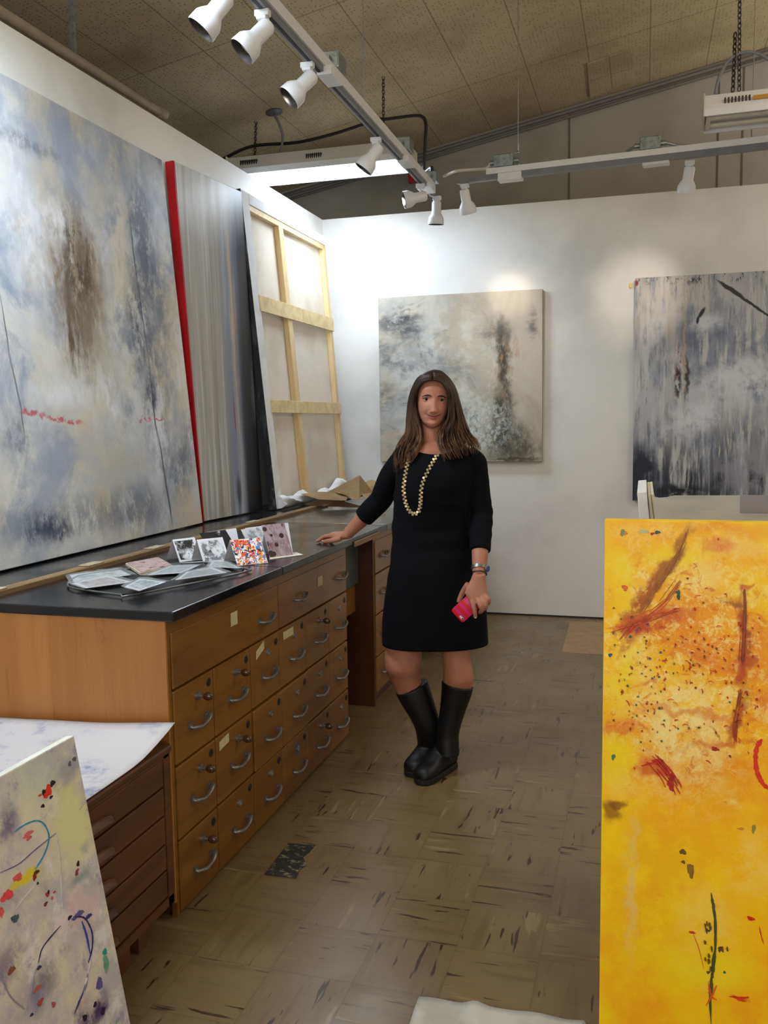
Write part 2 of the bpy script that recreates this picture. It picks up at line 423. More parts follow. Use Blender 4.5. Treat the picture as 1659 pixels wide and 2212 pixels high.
# outlet boxes on top of tracks
def jbox(px, py, Z, label, d, sz=(.055, .045, .035), Y=None):
    c = at(px, py, Z=Z) if Y is None else at(px, py, Y=Y); c.z = max(c.z, TZ+.0655+sz[2]); d = Vector(d).normalized(); s_ = Vector((d.y, -d.x, 0))
    t = thing('junction_box', label, 'junction box', c-Vector((0, 0, sz[2])), 'steel junction boxes on the lighting tracks')
    obj('box', MB().obox(c, d*sz[0], s_*sz[1], (0, 0, sz[2])), m_galv, t, bevel=.006)
    for sg in (-1, 1): obj('connector', MB().tube([c+d*sg*(sz[0]-.002), c+d*sg*(sz[0]+.03)], .016, 10), m_galv, t, smooth=.7)
    return c
j1 = jbox(718, 139, TZ+.1, 'steel junction box beside the middle of the long track', dir1)
j2 = jbox(872, 316, TZ+.1, 'steel junction box over the lit fluorescent lamp end', dir1)
j3 = jbox(932, 386, TZ+.09, 'steel junction box at the far end of the long track', dir1, (.045, .04, .03))
A2, B2 = at(988, 398, Z=TZ), at(1659, 322, Z=TZ)
d2 = (B2-A2).normalized(); B2 = B2+d2*.8
t = thing('lighting_track', 'second white and grey track rail running parallel to the back wall at right', 'track', A2)
obj('rail', beam(A2, B2, .036, 0, .03, MB()), m_trackgrey, t)
C2 = A2+d2*.18
obj('channel', beam(C2, B2, .05, .03, .064, MB()), m_track, t, bevel=.002)
for q in ((1103, 386), (1417, 352)):
    c = at(q[0], q[1], Z=TZ); obj('joint_cover', beam(c-d2*.07, c+d2*.07, .066, -.014, .03, MB()), m_track, t, bevel=.003)
j4 = jbox(1090, 358, TZ+.12, 'steel junction box near the left end of the rear track', d2, Y=A2.y-.01)
j5 = jbox(1405, 325, TZ+.12, 'steel junction box on the right half of the rear track', d2, Y=at(1417, 352, Z=TZ).y)
# spot heads : (pixel of the adapter, Z, image direction of head, facing)
def img_dir(dx, dy, toward=0.0):
    """direction that looks like (dx right, dy down) in the photo, with some motion away (+) from the viewer"""
    v = RGT*dx-UPV*dy+FWD*toward; return v.normalized()
spots = [((478, -38), (-.60, .74, .0), 'white spotlight cut off by the top edge of the photo, nearest on the long track'),
         ((567, 22), (-.60, .66, -.10), 'largest fully visible white spotlight, second from the near end of the long track'),
         ((664, 135), (-.64, .66, -.1), 'white spotlight hanging beside the middle junction box'),
         ((812, 297), (-.52, .72, .1), 'white spotlight hanging in front of the lit fluorescent lamp'),
         ((908, 397), (-.95, .22, -.1), 'white spotlight pointing sideways at the far end of the long track'),
         ((944, 424), (-.02, .95, .2), 'white spotlight pointing straight down at the end tip of the long track')]
heads = []
for (q, d, lab) in spots:
    o = make_spot(); tag(o, lab, 'spotlight', 'white spotlights on the long track'); o.location = at(q[0], q[1], Z=TZ-.0)
    o['_d'] = 0; del o['_d']
    e, dd = head_part(o, img_dir(*d)); heads.append((Vector(o.location)+e, dd))
for (q, d, lab) in (((1004, 397), (.22, .8, .45), 'white spotlight at the left end of the rear track'),
                    ((1490, 347), (-.03, .85, .4), 'white spotlight alone on the right half of the rear track')):
    o = make_spot(); tag(o, lab, 'spotlight', 'white spotlights on the rear track'); o.location = at(q[0], q[1], Z=TZ)
    e, dd = head_part(o, img_dir(*d)); heads.append((Vector(o.location)+e, dd))
# their own light, warm
def lamp_from(k, target, pw, ang, col=(1, .86, .68), bl=.8):
    spot('spot_beam', heads[k][0]+heads[k][1]*.035, target, pw, col, ang, bl, .02)
lamp_from(6, at(1102, 640, Y=YB), 30, .36, bl=1.)
lamp_from(6, at(1095, 700, Y=YB), 14, .9, bl=1.)
lamp_from(7, at(1376, 640, Y=YB), 26, .6, bl=1.)
lamp_from(4, at(740, 570, Y=YB), 42, 1.1, (.92, .97, 1), 1.)
lamp_from(3, at(640, 600, X=-2.3), 14, .8, (1, .93, .8), 1.)
lamp_from(2, at(430, 420, X=-2.3), 7, .9, (1, .96, .9), 1.)
# cables
def cable(name, pts, r, mat, label, cat='cable'):
    if name == 'flex_conduit': pts = [Vector((q.x, q.y, max(q.z, TZ+.0755))) for q in pts]
    return tag(obj(name, MB().tube(bez(pts, 6), r, 8), mat, smooth=1), label, cat)
Yc = 5.75
cable('power_cable', [at(478, 345, Y=Yc)]+[at(x, y, Y=Yc) for x, y in ((545, 316), (640, 308), (715, 291), (780, 270), (812, 258), (838, 257), (895, 250), (913, 253), (920, 268), (919, 300), (917, 340), (916, 372))]+[j3+Vector((0, 0, .06)), j3+Vector((0, 0, .03))],
      .011, m_black, 'thick black cable sagging above the fluorescent lamp and dropping to the track end')
cable('flex_conduit', [j3+d2*.08, at(985, 382, Y=A2.y), at(1020, 379, Y=A2.y), at(1050, 367, Y=A2.y), j4-d2*.08], .009, plain('white_flex', S(205, 200, 185), .5), 'thin white flexible conduit joining the two tracks')
cable('flex_conduit', [j4+d2*.08, at(1130, 363, Y=A2.y), at(1240, 352, Y=A2.y), at(1330, 341, Y=A2.y), j5-d2*.08], .009, m_galv, 'metal flexible conduit lying along the rear track between its two boxes')
cable('flex_conduit', [j5+d2*.08, at(1480, 322, Y=j5.y), at(1560, 312, Y=j5.y), at(1659, 303, Y=j5.y), at(1740, 295, Y=j5.y)], .009, m_galv, 'metal flexible conduit leaving the right box of the rear track')
def ceil_above(p): return Vector((p.x, p.y, zc(p.x)))
for k, (x, y, lab) in enumerate(((787, 245, 'thin wire holding up the long track'), (1119, 330, 'thin wire above the left box of the rear track'), (1624, 300, 'thin wire at the right end of the rear track'))):
    q = at(x, y, Z=TZ+.08); t = thing('hanging_wire', lab, 'wire', q)
    obj('wire', MB().tube([q, ceil_above(q)], .0022, 6), m_galv, t)
    obj('toggle', MB().tube([q+Vector((0, 0, -.01)), q+Vector((0, 0, .05))], .005, 8).sph(q, .012, 8, 6), m_galv, t, smooth=1)
def chain(name, p0, p1, label, r=.0028, L=.034):
    p0, p1 = Vector(p0), Vector(p1); n = max(2, int((p1-p0).length/(L*.72))); mb = MB(); d = (p1-p0).normalized()
    a = d.orthogonal().normalized(); b = d.cross(a)
    for k in range(n):
        c = p0+(p1-p0)*((k+.5)/n); s_ = a if k % 2 else b
        mb.tube([c+d*math.cos(u)*L/2+s_*math.sin(u)*L*.27 for u in [2*PI*i/10 for i in range(11)]], r, 5, caps=False)
    return tag(obj(name, mb, plain('dark_chain', S(70, 68, 66), .4, metal=.6)), label, 'chain')
# ------------------------------------------------------------------ fluorescent fixtures
def fixture(x0, x1, y, z, label, lit, yaw=0, wd=.30, ht=.10):
    """x0..x1 along, z = underside"""
    t = thing('fluorescent_lamp', label, 'ceiling lamp', ((x0+x1)/2, y, z), rot=(0, 0, yaw), local=True)
    h = (x1-x0)/2; w2 = wd/2
    b = MB().loft([[(x, -w2*.62, ht), (x, -w2, ht*.28), (x, -w2, 0), (x, -w2+.012, 0), (x, -w2+.012, ht*.26), (x, w2-.012, ht*.26), (x, w2-.012, 0), (x, w2, 0), (x, w2, ht*.28), (x, w2*.62, ht)] for x in (-h, h)])
    obj('housing', b, m_track, t)
    for sg in (-1, 1): obj('end_plate', MB().box((sg*h, -w2, 0), (sg*(h+.006), w2, ht*.95)), plain('cream_enamel', S(205, 200, 178), .4), t)
    v = MB(); v2_ = MB()
    for k in range(8): v.box((-h+.09+k*.016, -w2*.82-.013, ht*.48), (-h+.097+k*.016, -w2*.82+.008, ht*.72))
    for k in range(8): v2_.box((-.05+k*.014, -w2*.82-.013, ht*.48), (-.045+k*.014, -w2*.82+.008, ht*.72))
    obj('vent_slots', v, m_dark, t)
    if lit: obj('vent_slots', v2_, m_dark, t)
    if lit:
        em = PM('lit_lens', (.74, .86, 1.0, 1), .5, emit=TUBE_EMIT).done()
        obj('lens', MB().box((-h+.004, -w2+.014, .004), (h-.05, w2-.014, .016)), em, t)
        obj('lit_slot', MB().box((h-.035, -w2*.3, .001), (h-.015, w2*.3, .006)), em, t)
    else:
        for sg in (-1, 1): obj('tube', MB().tube([(-h+.03, sg*w2*.42, .016), (h-.03, sg*w2*.42, .016)], .0125, 12), plain('unlit_tube', S(214, 210, 188), .3), t, smooth=1)
        obj('reflector', MB().box((-h+.01, -w2+.02, .03), (h-.01, w2-.02, .036)), plain('cream_reflector', S(170, 160, 120), .4), t)
        obj('lamp_holder', MB().box((-h+.008, -w2*.62, .004), (-h+.03, w2*.62, .03)), plain('holder_white', S(220, 215, 200), .5), t)
        obj('sticker', MB().box((-h+.22, -w2*.86-.012, ht*.5), (-h+.30, -w2*.86+.004, ht*.66)), plain('orange_sticker', S(190, 140, 40), .6), t)
    return t
LY = 5.62
LZ = 3.10
fixture(-2.68, -1.47, LY+.12, LZ-.01, 'lit fluorescent lamp hanging over the left partition near the back corner', True, yaw=.0, wd=.34, ht=.13)
q = at_ceil(553, 262); chain('lamp_chain', (at(550, 335, Y=LY+.1).x, LY+.1, LZ+.12), q, 'chain holding the left end of the lit fluorescent lamp')
q = at_ceil(828, 165); pz = Vector((at(828, 300, Y=LY+.1).x, LY+.1, LZ+.12)); chain('lamp_chain', pz, q, 'chain holding the right end of the lit fluorescent lamp')
q = at_ceil(592, 241)
t = thing('ceiling_canopy', 'small round grey ceiling plate with a grey cord down to the lit lamp', 'ceiling plate', q)
obj('plate', MB().lathe([(0, .055), (-.008, .058), (-.02, .03), (-.022, .001)], q, (-.184, 0, 1), 20), plain('grey_plate', S(96, 96, 98), .5), t, smooth=1)
obj('cord', MB().tube(bez([q-Vector((0, 0, .02)), at(603, 268, Y=(q.y+LY)/2), at(611, 300, Y=LY+.1), at(600, 345, Y=LY+.12)], 6), .009, 8), plain('grey_cord', S(130, 130, 148), .5), t, smooth=1)
# unlit lamp at upper right
f0 = at(1523, 258, Y=4.9); f1 = at(1659, 238, Y=4.9)
unlit = fixture(f0.x, f0.x+1.22, 4.98, f0.z, 'unlit fluorescent lamp with bare tubes at the upper right', False, yaw=-.03, wd=.30, ht=.115)
q = at(1583, 198, Y=4.98)
chain('lamp_chain', q, q+Vector((.005, 0, .28)), 'bunched chain above the unlit fluorescent lamp', .004)
chain('lamp_chain', q+Vector((.03, 0, 0)), Vector((q.x+.01, q.y, zc(q.x))), 'long chain rising from the unlit fluorescent lamp to the ceiling', .003)
hc = cable('cord', [at(1545, 203, Y=4.98), at(1553, 170, Y=4.98), at(1575, 130, Y=4.98), at(1615, 112, Y=4.98), at(1659, 128, Y=4.98), at(1700, 180, Y=4.98)], .008, plain('grey_cord2', S(125, 130, 138), .5), 'grey cord arching over the unlit fluorescent lamp', 'cord')
del hc['category']; hc.parent = unlit; hc.matrix_parent_inverse = unlit.matrix_basis.inverted()
# lamp over the left bench, above the frame (its light is the area lamp at the top of the script)
# ------------------------------------------------------------------ bench: countertops
CT, XE = .925, -1.27          # top height, front edge
XF = -1.30                    # drawer faces
Y0 = at(365, 1322, Z=CT).y
Ys = [at(x, y, X=XF).y for x, y in ((366, 1495), (461, 1449), (541, 1405), (603, 1368), (659, 1335), (709, 1303), (748, 1279))]
zr = [(at(a, b, X=XF).z+at(c, d, X=XF).z)/2 for a, b, c, d in ((366, 1495, 748, 1279), (371.6, 1663, 749.7, 1384), (377, 1826, 751.5, 1487.5))]
zb = at(753, 1585, X=XF).z*.5+at(469, 1894, X=XF).z*.5
YM = at(609, 1225, Z=CT).y
YE = Ys[6]+.01
YK = 4.25
p = PM('black_stone_top', S(20, 21, 25), .15, spec=.5)
p.lay(S(40, 43, 50), p.mul(p.rng(p.noise(3, detail=6), .5, .72), .5))
p.lay(S(110, 112, 112), p.mul(p.rng(p.vor(26, off=3), .02, .06, 1., 0.), p.rng(p.noise(2, detail=2, off=8), .56, .66)))
p.roughn(p.rng(p.noise(5, detail=4, off=2), .3, .75, .10, .32))
m_top = p.done()
p = PM('grey_stone_top', S(74, 74, 72), .13, spec=.6)
p.lay(S(106, 104, 98), p.mul(p.rng(p.noise(3.3, detail=6), .42, .7), .6)); p.roughn(p.rng(p.noise(6, detail=4, off=2), .3, .75, .08, .25))
m_top2 = p.done()
XR = -1.93
YC = at(700, 1130, Z=CT).y
def top(name, a, b, mat, label):
    return tag(obj(name, MB().box(a, b), mat, bevel=.004), label, 'countertop')
top('countertop', (XR, Y0, CT-.03), (XE, YM-.001, CT), m_top, 'near black countertop slab with the tray of prints on it')
top('countertop', (XR, YM+.001, CT-.03), (XE, YC-.002, CT), m_top, 'glossy dark countertop slab under the resting hand')
top('countertop', (XR, YC, CT-.03), (XE+.0, YB-.01, CT), m_top2, 'grey countertop slab at the far end beside the back wall')
top('back_countertop', (XW+.004, Y0-.0, CT-.03), (XR-.052, YB-.01, CT), m_top, 'black rear ledge along the partition on which the big canvases stand')
# wood rail between front and rear tops
a, b = at(0, 1292, Z=CT), at(701, 1092, Z=CT)
m_putty = plain('putty', S(176, 164, 132), .7, var=.2, sc=40)
t = thing('wood_rail', 'raised raw wood strip running lengthwise between the front and rear countertops', 'wood strip', (XR-.025, 4, CT-.03))
obj('strip', MB().box((XR-.05, Y0-.0, CT-.03), (XR-.002, 5.35, CT+.016)), m_strip, t, bevel=.003)
for q in ((22, 1276), (215, 1218), (355, 1182), (556, 1126)):
    c = at(q[0], q[1], Z=CT+.02); obj('putty_patch', MB().box((XR-.05, c.y-.05, CT+.0165), (XR-.006, c.y+.05, CT+.021)), m_putty, t, bevel=.002)
# ------------------------------------------------------------------ drawer cabinets
def pull(mb, c, ln=.105, drop=.0, th=.0062):
    """bow handle along y on a face looking +x, c = centre on the face"""
    pts = [(.0, -ln/2, 0), (.012, -ln/2, -.004), (.019, -ln/2+.012, -.006), (.024, -ln*.18, -.010), (.024, ln*.18, -.006), (.021, ln/2-.012, .002), (.014, ln/2, .005), (0, ln/2, .001)]
    P = bez([Vector(c)+Vector(q) for q in pts], 4)
    mb.tube(P, [th*(1.0+.35*abs(math.cos(PI*i/(len(P)-1)))) for i in range(len(P))], 10, flat=.75)
    for sg in (-1, 1): mb.obox(Vector(c)+Vector((.003, sg*ln/2, 0)), (.003, 0, 0), (0, .009, 0), (0, 0, .011))
    return mb
m_tape = plain('old_masking_tape', S(206, 192, 150), .8, var=.1, sc=60)
m_brown = plain('brown_bakelite', S(70, 44, 26), .25, coat=.4)
m_hole = plain('black_dot', S(18, 16, 15), .5)
m_blue = plain('blue_tape', S(40, 90, 160), .6)
def drawer(cab, y0, y1, z0, z1, pulls=(.5,), lock=None, dot=False, tape=None, out=0., small=True, lbl=None, pz=None):
    g = .0035
    d = obj('drawer', MB().box((XF-.02+out, y0+g, z0+g), (XF+out, y1-g, z1-g)), m_cab, cab, bevel=.0035)
    if lbl: d['label'] = lbl
    w_ = y1-y0; h = z1-z0
    for u in pulls:
        zz = z0+h*(.42 if small else .5) if pz is None else pz
        obj('handle', pull(MB(), (XF+out, y0+w_*u, zz)), m_chrome, d, smooth=1)
    if lock == 'knob':
        mb = MB(); c = Vector((XF+out, y0+w_*.56, z1-.055)); mb.lathe([(0, .013), (.008, .013), (.010, .006), (.022, .006)], c, (1, 0, 0), 16)
        k = obj('lock', mb, m_chrome, d, smooth=.7)
        obj('key_knob', MB().sph(c+Vector((.034, .006, -.002)), (.017, .012, .013), 14, 10), m_brown, d, smooth=1)
    elif lock == 'cyl':
        mb = MB(); c = Vector((XF+out, y0+w_*.56, z1-.055)); mb.lathe([(0, .011), (.005, .011), (.006, .007), (.003, .002)], c, (1, 0, 0), 16)
        obj('lock', mb, m_galv, d, smooth=.7)
    if dot: obj('black_dot', MB().disc((XF+out+.0008, y0+w_*.86, z1-.035), (1, 0, 0), .0135, .002, 18), m_hole, d)
    if tape:
        ty, tz, tw, th, sk, col = tape
        c = Vector((XF+out+.0012, y0+w_*ty, z0+h*tz))
        pts = [c+Vector((0, -tw/2, -th/2-sk)), c+Vector((0, tw/2, -th/2+sk)), c+Vector((0, tw/2, th/2+sk)), c+Vector((0, -tw/2, th/2-sk))]
        obj('tape_label', MB().prism(pts, (.0006, 0, 0)), m_blue if col else m_tape, d)
    return d
ZTOP = CT-.03
def cabinet(y0, y1, cols, label, ends, seed):
    cab = thing('drawer_cabinet', label, 'cabinet', ((XF-.35), (y0+y1)/2, 0))
    c = MB().box((XR+.0, y0+.004, .075), (XF-.021, y1-.001, ZTOP-.001))
    obj('carcass', c, m_cabz, cab)
    obj('face_frame', MB().box((XF-.0208, y0, ZTOP-.05), (XF-.004, y1, ZTOP-.001)).box((XF-.0208, y0, 0.0), (XF-.004, y0+(.014 if ends else .003), ZTOP-.05)), m_cab, cab)
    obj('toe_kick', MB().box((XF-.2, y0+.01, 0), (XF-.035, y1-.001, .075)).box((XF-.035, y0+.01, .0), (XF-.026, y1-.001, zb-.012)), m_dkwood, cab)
    return cab
z1, z2, z3 = zr
ztop = ZTOP-.038
cA = cabinet(Y0+.02, Ys[3], None, 'near wooden cabinet of one wide and nine small drawers under the black countertop', True, 1)
cB = cabinet(Ys[3]+.001, YE, None, 'second wooden drawer cabinet, between the near one and the knee space', False, 2)
obj('end_panel', MB().box((XR-.4, Y0+.012, 0.05), (XF-.004, Y0+.0195, ZTOP-.001)), m_end, cA)
ya = Ys[0]+.0; ya = Y0+.02+.016
drawer(cA, ya, Ys[3], z1, ztop, (.84,), tape=(.52, .72, .05, .045, 0, 0), small=False, pz=z1+(ztop-z1)*.42)
drawer(cB, Ys[3]+.002, YE-.004, z1, ztop, (.26, .88), tape=(.56, .62, .06, .04, 0, 0), small=False)
Y = [ya, Ys[1], Ys[2], Ys[3]+.001, Ys[4], Ys[5], YE-.004]
rows = [(z2, z1), (z3, z2), (zb, z3)]
spec = {
 (0, 0): dict(lock='knob', dot=1), (0, 1): dict(lock='knob', dot=1), (0, 2): dict(lock='cyl', dot=1, tape=(.3, .86, .07, .03, .012, 0)),
 (0, 3): dict(lock='cyl', dot=1, tape=(.32, .86, .10, .03, .0, 0)), (0, 4): dict(lock='knob', dot=1), (0, 5): dict(lock='cyl', dot=1),
 (1, 0): dict(lock='knob', dot=1), (1, 1): dict(lock='knob', dot=1, tape=(.2, .86, .07, .03, .004, 0)), (1, 2): dict(lock='cyl', dot=1, out=.006),
 (1, 3): dict(lock='cyl', dot=1, out=.006), (1, 4): dict(lock='cyl', dot=1), (1, 5): dict(lock='cyl', dot=1),
 (2, 0): dict(lock='knob', dot=1), (2, 1): dict(lock='cyl', dot=1), (2, 2): dict(lock='cyl', dot=1),
 (2, 3): dict(lock='cyl', dot=1, tape=(.56, .74, .022, .04, 0, 1)), (2, 4): dict(lock='knob', dot=1), (2, 5): dict(lock='cyl', dot=1)}
for (r, c), k in spec.items():
    drawer(cA if c < 3 else cB, Y[c], Y[c+1], rows[r][0], rows[r][1], (.56,), **k)
# knee space : strip, apron and rail
tag(obj('wood_strip', MB().box((XE+.0005, YE+.02, ZTOP-.012), (XE+.010, YK-.005, ZTOP+.012)), m_strip, bevel=.002), 'pale wood batten bridging the knee space between the two cabinets', 'wood strip')
ap0 = at(775, 1255, Y=YK)
tag(obj('slate_board', MB().box((ap0.x-.02, YE+.002, at(775, 1258, X=ap0.x).z), (ap0.x, YK-.002, ZTOP-.014)), plain('grey_slate_panel', S(64, 72, 70), .4, var=.15), bevel=.002), 'grey panel hanging behind the knee space opening', 'panel')
tag(obj('apron_rail', MB().box((ap0.x-.035, YE+.002, at(775, 1318, X=ap0.x-.01).z), (ap0.x-.021, YK-.002, at(775, 1250, X=ap0.x).z)), m_cab), 'orange wood rail showing below the grey panel of the knee space', 'wood rail')
# far cabinet
cC = thing('drawer_cabinet', 'far wooden drawer cabinet partly hidden behind the standing woman', 'cabinet', (XF-.35, 5.0, 0))
obj('carcass', MB().box((XR, YK+.02, .07), (XF-.021, YB-.02, ZTOP-.001)), m_cabz, cC)
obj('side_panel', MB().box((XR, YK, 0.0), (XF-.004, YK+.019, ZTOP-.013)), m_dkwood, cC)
obj('face_frame', MB().box((XF-.0208, YK+.019, ZTOP-.05), (XF-.004, YB-.02, ZTOP-.001)), m_cab, cC)
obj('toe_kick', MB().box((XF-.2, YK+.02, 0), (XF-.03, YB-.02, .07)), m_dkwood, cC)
zf = [at(822, y, X=XF).z for y in (1180, 1232, 1327, 1420, 1500)]
zf = [ztop, at(818, 1237, X=XF).z, at(818, 1326, X=XF).z, at(818, 1417, X=XF).z, .06]
for j in range(4):
    for i in range(4):
        ya_ = YK+.024+i*.56
        drawer(cC, ya_, ya_+.555, zf[j+1], zf[j], (.26,), lock='cyl' if j else None, small=False, pz=(zf[j]+zf[j+1])/2)
# ------------------------------------------------------------------ wooden dresser with the paper on top
XD = -1.275
zd = [at(365, y, X=XD).z for y in (1611, 1632, 1692, 1755, 1820, 1878, 1935, 1958)]
zd = [.520, .495, .405, .310, .218, .132, .060, .035]
YD1, YD0 = 2.165, .75
dr = thing('wooden_dresser', 'low dark wood dresser with shallow drawers against the end of the drawer cabinet', 'dresser', (XD-.4, 1.5, 0))
obj('carcass', MB().box((XD-.62, YD0, .09), (XD-.022, YD1, .53)), m_oak, dr)
obj('top_board', MB().box((XD-.64, YD0-.02, .53), (XD+.005, YD1+.012, .555)), m_oak, dr, bevel=.008)
obj('face_frame', MB().box((XD-.0215, YD1-.028, .09), (XD-.001, YD1, .53)).box((XD-.0215, YD0, .09), (XD-.001, YD0+.028, .53)).box((XD-.0215, YD0, .09), (XD-.001, YD1, .116)).box((XD-.0215, YD0, .522), (XD-.001, YD1, .53)), m_oak, dr)
bz = [.522, .441, .358, .274, .198, .118]
for j in range(5):
    for (u0, u1) in ((YD0+.03, 1.44), (1.445, YD1-.03)):
        d = obj('drawer', MB().box((XD-.021, u0, bz[j+1]+.003), (XD-.003, u1, bz[j]-.003)), m_oak, dr, bevel=.002)
        c = (XD-.002, (u0+u1)/2, (bz[j]+bz[j+1])/2-.012)
        mb = MB().loft([[(c[0], c[1]+math.cos(PI*i/12)*.09, c[2]-.012), (c[0]+.016, c[1]+math.cos(PI*i/12)*.08, c[2]-.008+math.sin(PI*i/12)*.006),
                         (c[0]+.010, c[1]+math.cos(PI*i/12)*.085, c[2]+.002+math.sin(PI*i/12)*.014), (c[0], c[1]+math.cos(PI*i/12)*.09, c[2]+math.sin(PI*i/12)*.02)] for i in range(13)])
        obj('pull', mb, m_oak, d, smooth=1)
for y_ in (YD1-.11, YD0+.1):
    for x_ in (XD-.06, XD-.58): obj('leg', MB().box((x_-.02, y_-.02, 0), (x_+.02, y_+.02, .09)), m_oak, dr)
obj('base_rail', MB().box((XD-.05, YD0+.12, .0), (XD-.035, YD1-.18, .09)), m_oak, dr)
# sheet of paper over it, curling at the cabinet corner
p = PM('paint_spattered_paper', S(228, 226, 224), .7)
p.lay(S(140, 150, 180), p.mul(p.rng(p.noise(7, detail=6, off=2), .52, .7), p.ell(-.28, .0, .22, 9, soft=.6)))
def sheet(name, P, nu, nv, fn, mat, label, cat, th=.0008):
    mb = MB(); rows_ = []
    for j in range(nv+1):
        r = []
        for i in range(nu+1):
            u, v_ = i/nu, j/nv; q = (P[0].lerp(P[1], u)).lerp(P[3].lerp(P[2], u), v_)
            r.append(q+Vector((0, 0, fn(u, v_))))
        rows_.append(r)
    vs_ = [q for r in rows_ for q in r]; k = nu+1
    mb.add(vs_, [(j*k+i, j*k+i+1, (j+1)*k+i+1, (j+1)*k+i) for j in range(nv) for i in range(nu)])
    o = obj(name, mb, mat, smooth=3)
    s_ = o.modifiers.new('thickness', 'SOLIDIFY'); s_.thickness = th; s_.offset = 1
    return tag(o, label, cat)
m_sp = PM('spattered_paper', S(200, 197, 200), .7)
m_sp.lay(S(130, 140, 172), m_sp.mul(m_sp.rng(m_sp.noise(6, detail=7, rough=.7), .5, .66), m_sp.rng(m_sp.noise(2.2, detail=2, off=5), .42, .55)))
m_sp.lay(S(60, 64, 80), m_sp.mul(m_sp.rng(m_sp.vor(38), .05, .09, 1., 0.), m_sp.rng(m_sp.noise(3, detail=2, off=15), .5, .6)))
m_sp.lay(S(90, 70, 56), m_sp.mul(m_sp.rng(m_sp.noise(14, detail=6, rough=.7, off=4), .42, .6), m_sp.ell(-.66, .0, .1, 9, soft=.5)))
mat_sp = m_sp.done()
def curl(u, v_):
    # u toward the aisle (x), v toward the cabinet (y)
    return .003+.030*max(0, (v_-.80)/.20)**2*max(0, (u-.25)/.75)**1.2+.004*math.sin(5*u+3*v_)**2*v_+.016*max(0, (v_-.86)/.14)
sheet('paper_sheet', [Vector((XD-.66, .9, .556)), Vector((XD+.004, .9, .556)), Vector((XD+.006, 2.195, .556)), Vector((XD-.66, 2.195, .556))], 24, 30, curl, mat_sp,
      'large white paint-spattered paper sheet covering the low wooden dresser', 'paper')
# paper on the floor
fp = [at(905, 2157, Z=.004), at(1262, 2208, Z=.004), at(1350, 2420, Z=.004), at(820, 2400, Z=.004)]
m_fp = PM('floor_paper', S(190, 186, 176), .8); m_fp.lay(S(165, 160, 150), m_fp.rng(m_fp.noise(5, detail=5), .45, .65)); m_fp.lay(S(110, 100, 90), m_fp.mul(m_fp.rng(m_fp.vor(30), .03, .06, 1., 0.), .6))
sheet('floor_paper', fp, 30, 16, lambda u, v_: .002+.008*(mnoise.noise(Vector((u*5, v_*4, 3)))+.4)+(.012*math.exp(-((u-.35)/.06)**2) if v_ < .3 else 0), m_fp.done(),
      'wrinkled pale paper sheet lying on the tile floor at the bottom edge', 'paper')
# missing floor tile patch, black adhesive
q = [at(x, y, Z=.0) for x, y in ((570, 1890), (622, 1822), (682, 1826), (668, 1842), (655, 1852), (662, 1870), (648, 1880), (640, 1898))]
mp_ = PM('bare_floor_patch', S(34, 34, 32), .6); mp_.lay(S(120, 112, 84), mp_.mul(mp_.rng(mp_.noise(26, (1, 1.6, 1), 6, .7), .52, .60), mp_.ell(0, 0, .2, .2, soft=.6)))
mp_.bump(mp_.noise(30), .5, .004)
tag(obj('floor_patch', MB().prism([v_+Vector((0, 0, .0004)) for v_ in q], (0, 0, .0008)), mp_.done()), 'black bare patch where half a floor tile is missing', 'floor patch')
q = [at(x, y, Z=0) for x, y in ((1213, 1410), (1232, 1342), (1420, 1350), (1420, 1420))]
mt_ = PM('pinkish_tile', S(158, 124, 86), .5); mt_.lay(S(140, 110, 76), mt_.rng(mt_.noise(12, detail=5), .4, .65))
tag(obj('floor_tile', MB().prism([v_+Vector((0, 0, .0004)) for v_ in q], (0, 0, .0008)), mt_.done()), 'pinkish replacement floor tile by the back wall', 'floor tile')
# baseboard along the cabinets' foot
# ------------------------------------------------------------------ canvases
class Canvas:
    """front face in local y=0 plane looking -y, x right, z up, origin at the lower left corner"""
    def __init__(s, BL, BR, TL, th=.035):
        BL, BR, TL = Vector(BL), Vector(BR), Vector(TL)
        s.X = (BR-BL).normalized(); s.w = (BR-BL).length
        z = TL-BL; z = z-s.X*z.dot(s.X); s.h = z.length; s.Z = z.normalized(); s.Y = s.Z.cross(s.X); s.o = BL; s.th = th
        if s.Y.dot(BL-CAM) < 0: pass
        M_ = Matrix.Identity(4)
        for i in range(3): M_[i][0] = s.X[i]; M_[i][1] = s.Y[i]; M_[i][2] = s.Z[i]; M_[i][3] = BL[i]
        s.M = M_
    def thing(s, name, label, group=None, cat='painting'):
        t = thing(name, label, cat, group=group, local=True); t.matrix_world = s.M; return t
    def loc(s, px, py):
        q = atp(px, py, s.o, s.Y)-s.o; return q.dot(s.X), q.dot(s.Z)
class Art(PM):
    def __init__(s, cv, name, col, rough=.55, spec=.4):
        super().__init__(name, col, rough, spec=spec); s.cv = cv
    def E(s, px, py, rx, ry, soft=.6, ang=0, vec=None):
        a, b = s.cv.loc(px, py); c, _ = s.cv.loc(px+rx, py); _, d = s.cv.loc(px, py+ry)
        return s.ell(a, b, abs(c-a), abs(d-b), ang, soft, vec)
    def G(s, x0, y0, x1, y1, wpx, soft=.5, vec=None):
        a = Vector(s.cv.loc(x0, y0)); b = Vector(s.cv.loc(x1, y1)); m = (a+b)/2; d = b-a
        wz = abs(s.cv.loc((x0+x1)/2, (y0+y1)/2+wpx)[1]-m[1])
        return s.ell(m.x, m.y, d.length/2, wz, -math.atan2(d.y, d.x), soft, vec)
_cm = {}
def colmat(c):
    c = tuple(int(round(v_/12.)*12) for v_ in c)
    if c not in _cm: _cm[c] = plain('paint_%d_%d_%d' % c, S(*[min(255, v_) for v_ in c]), .5, var=.12, sc=60)
    return _cm[c]
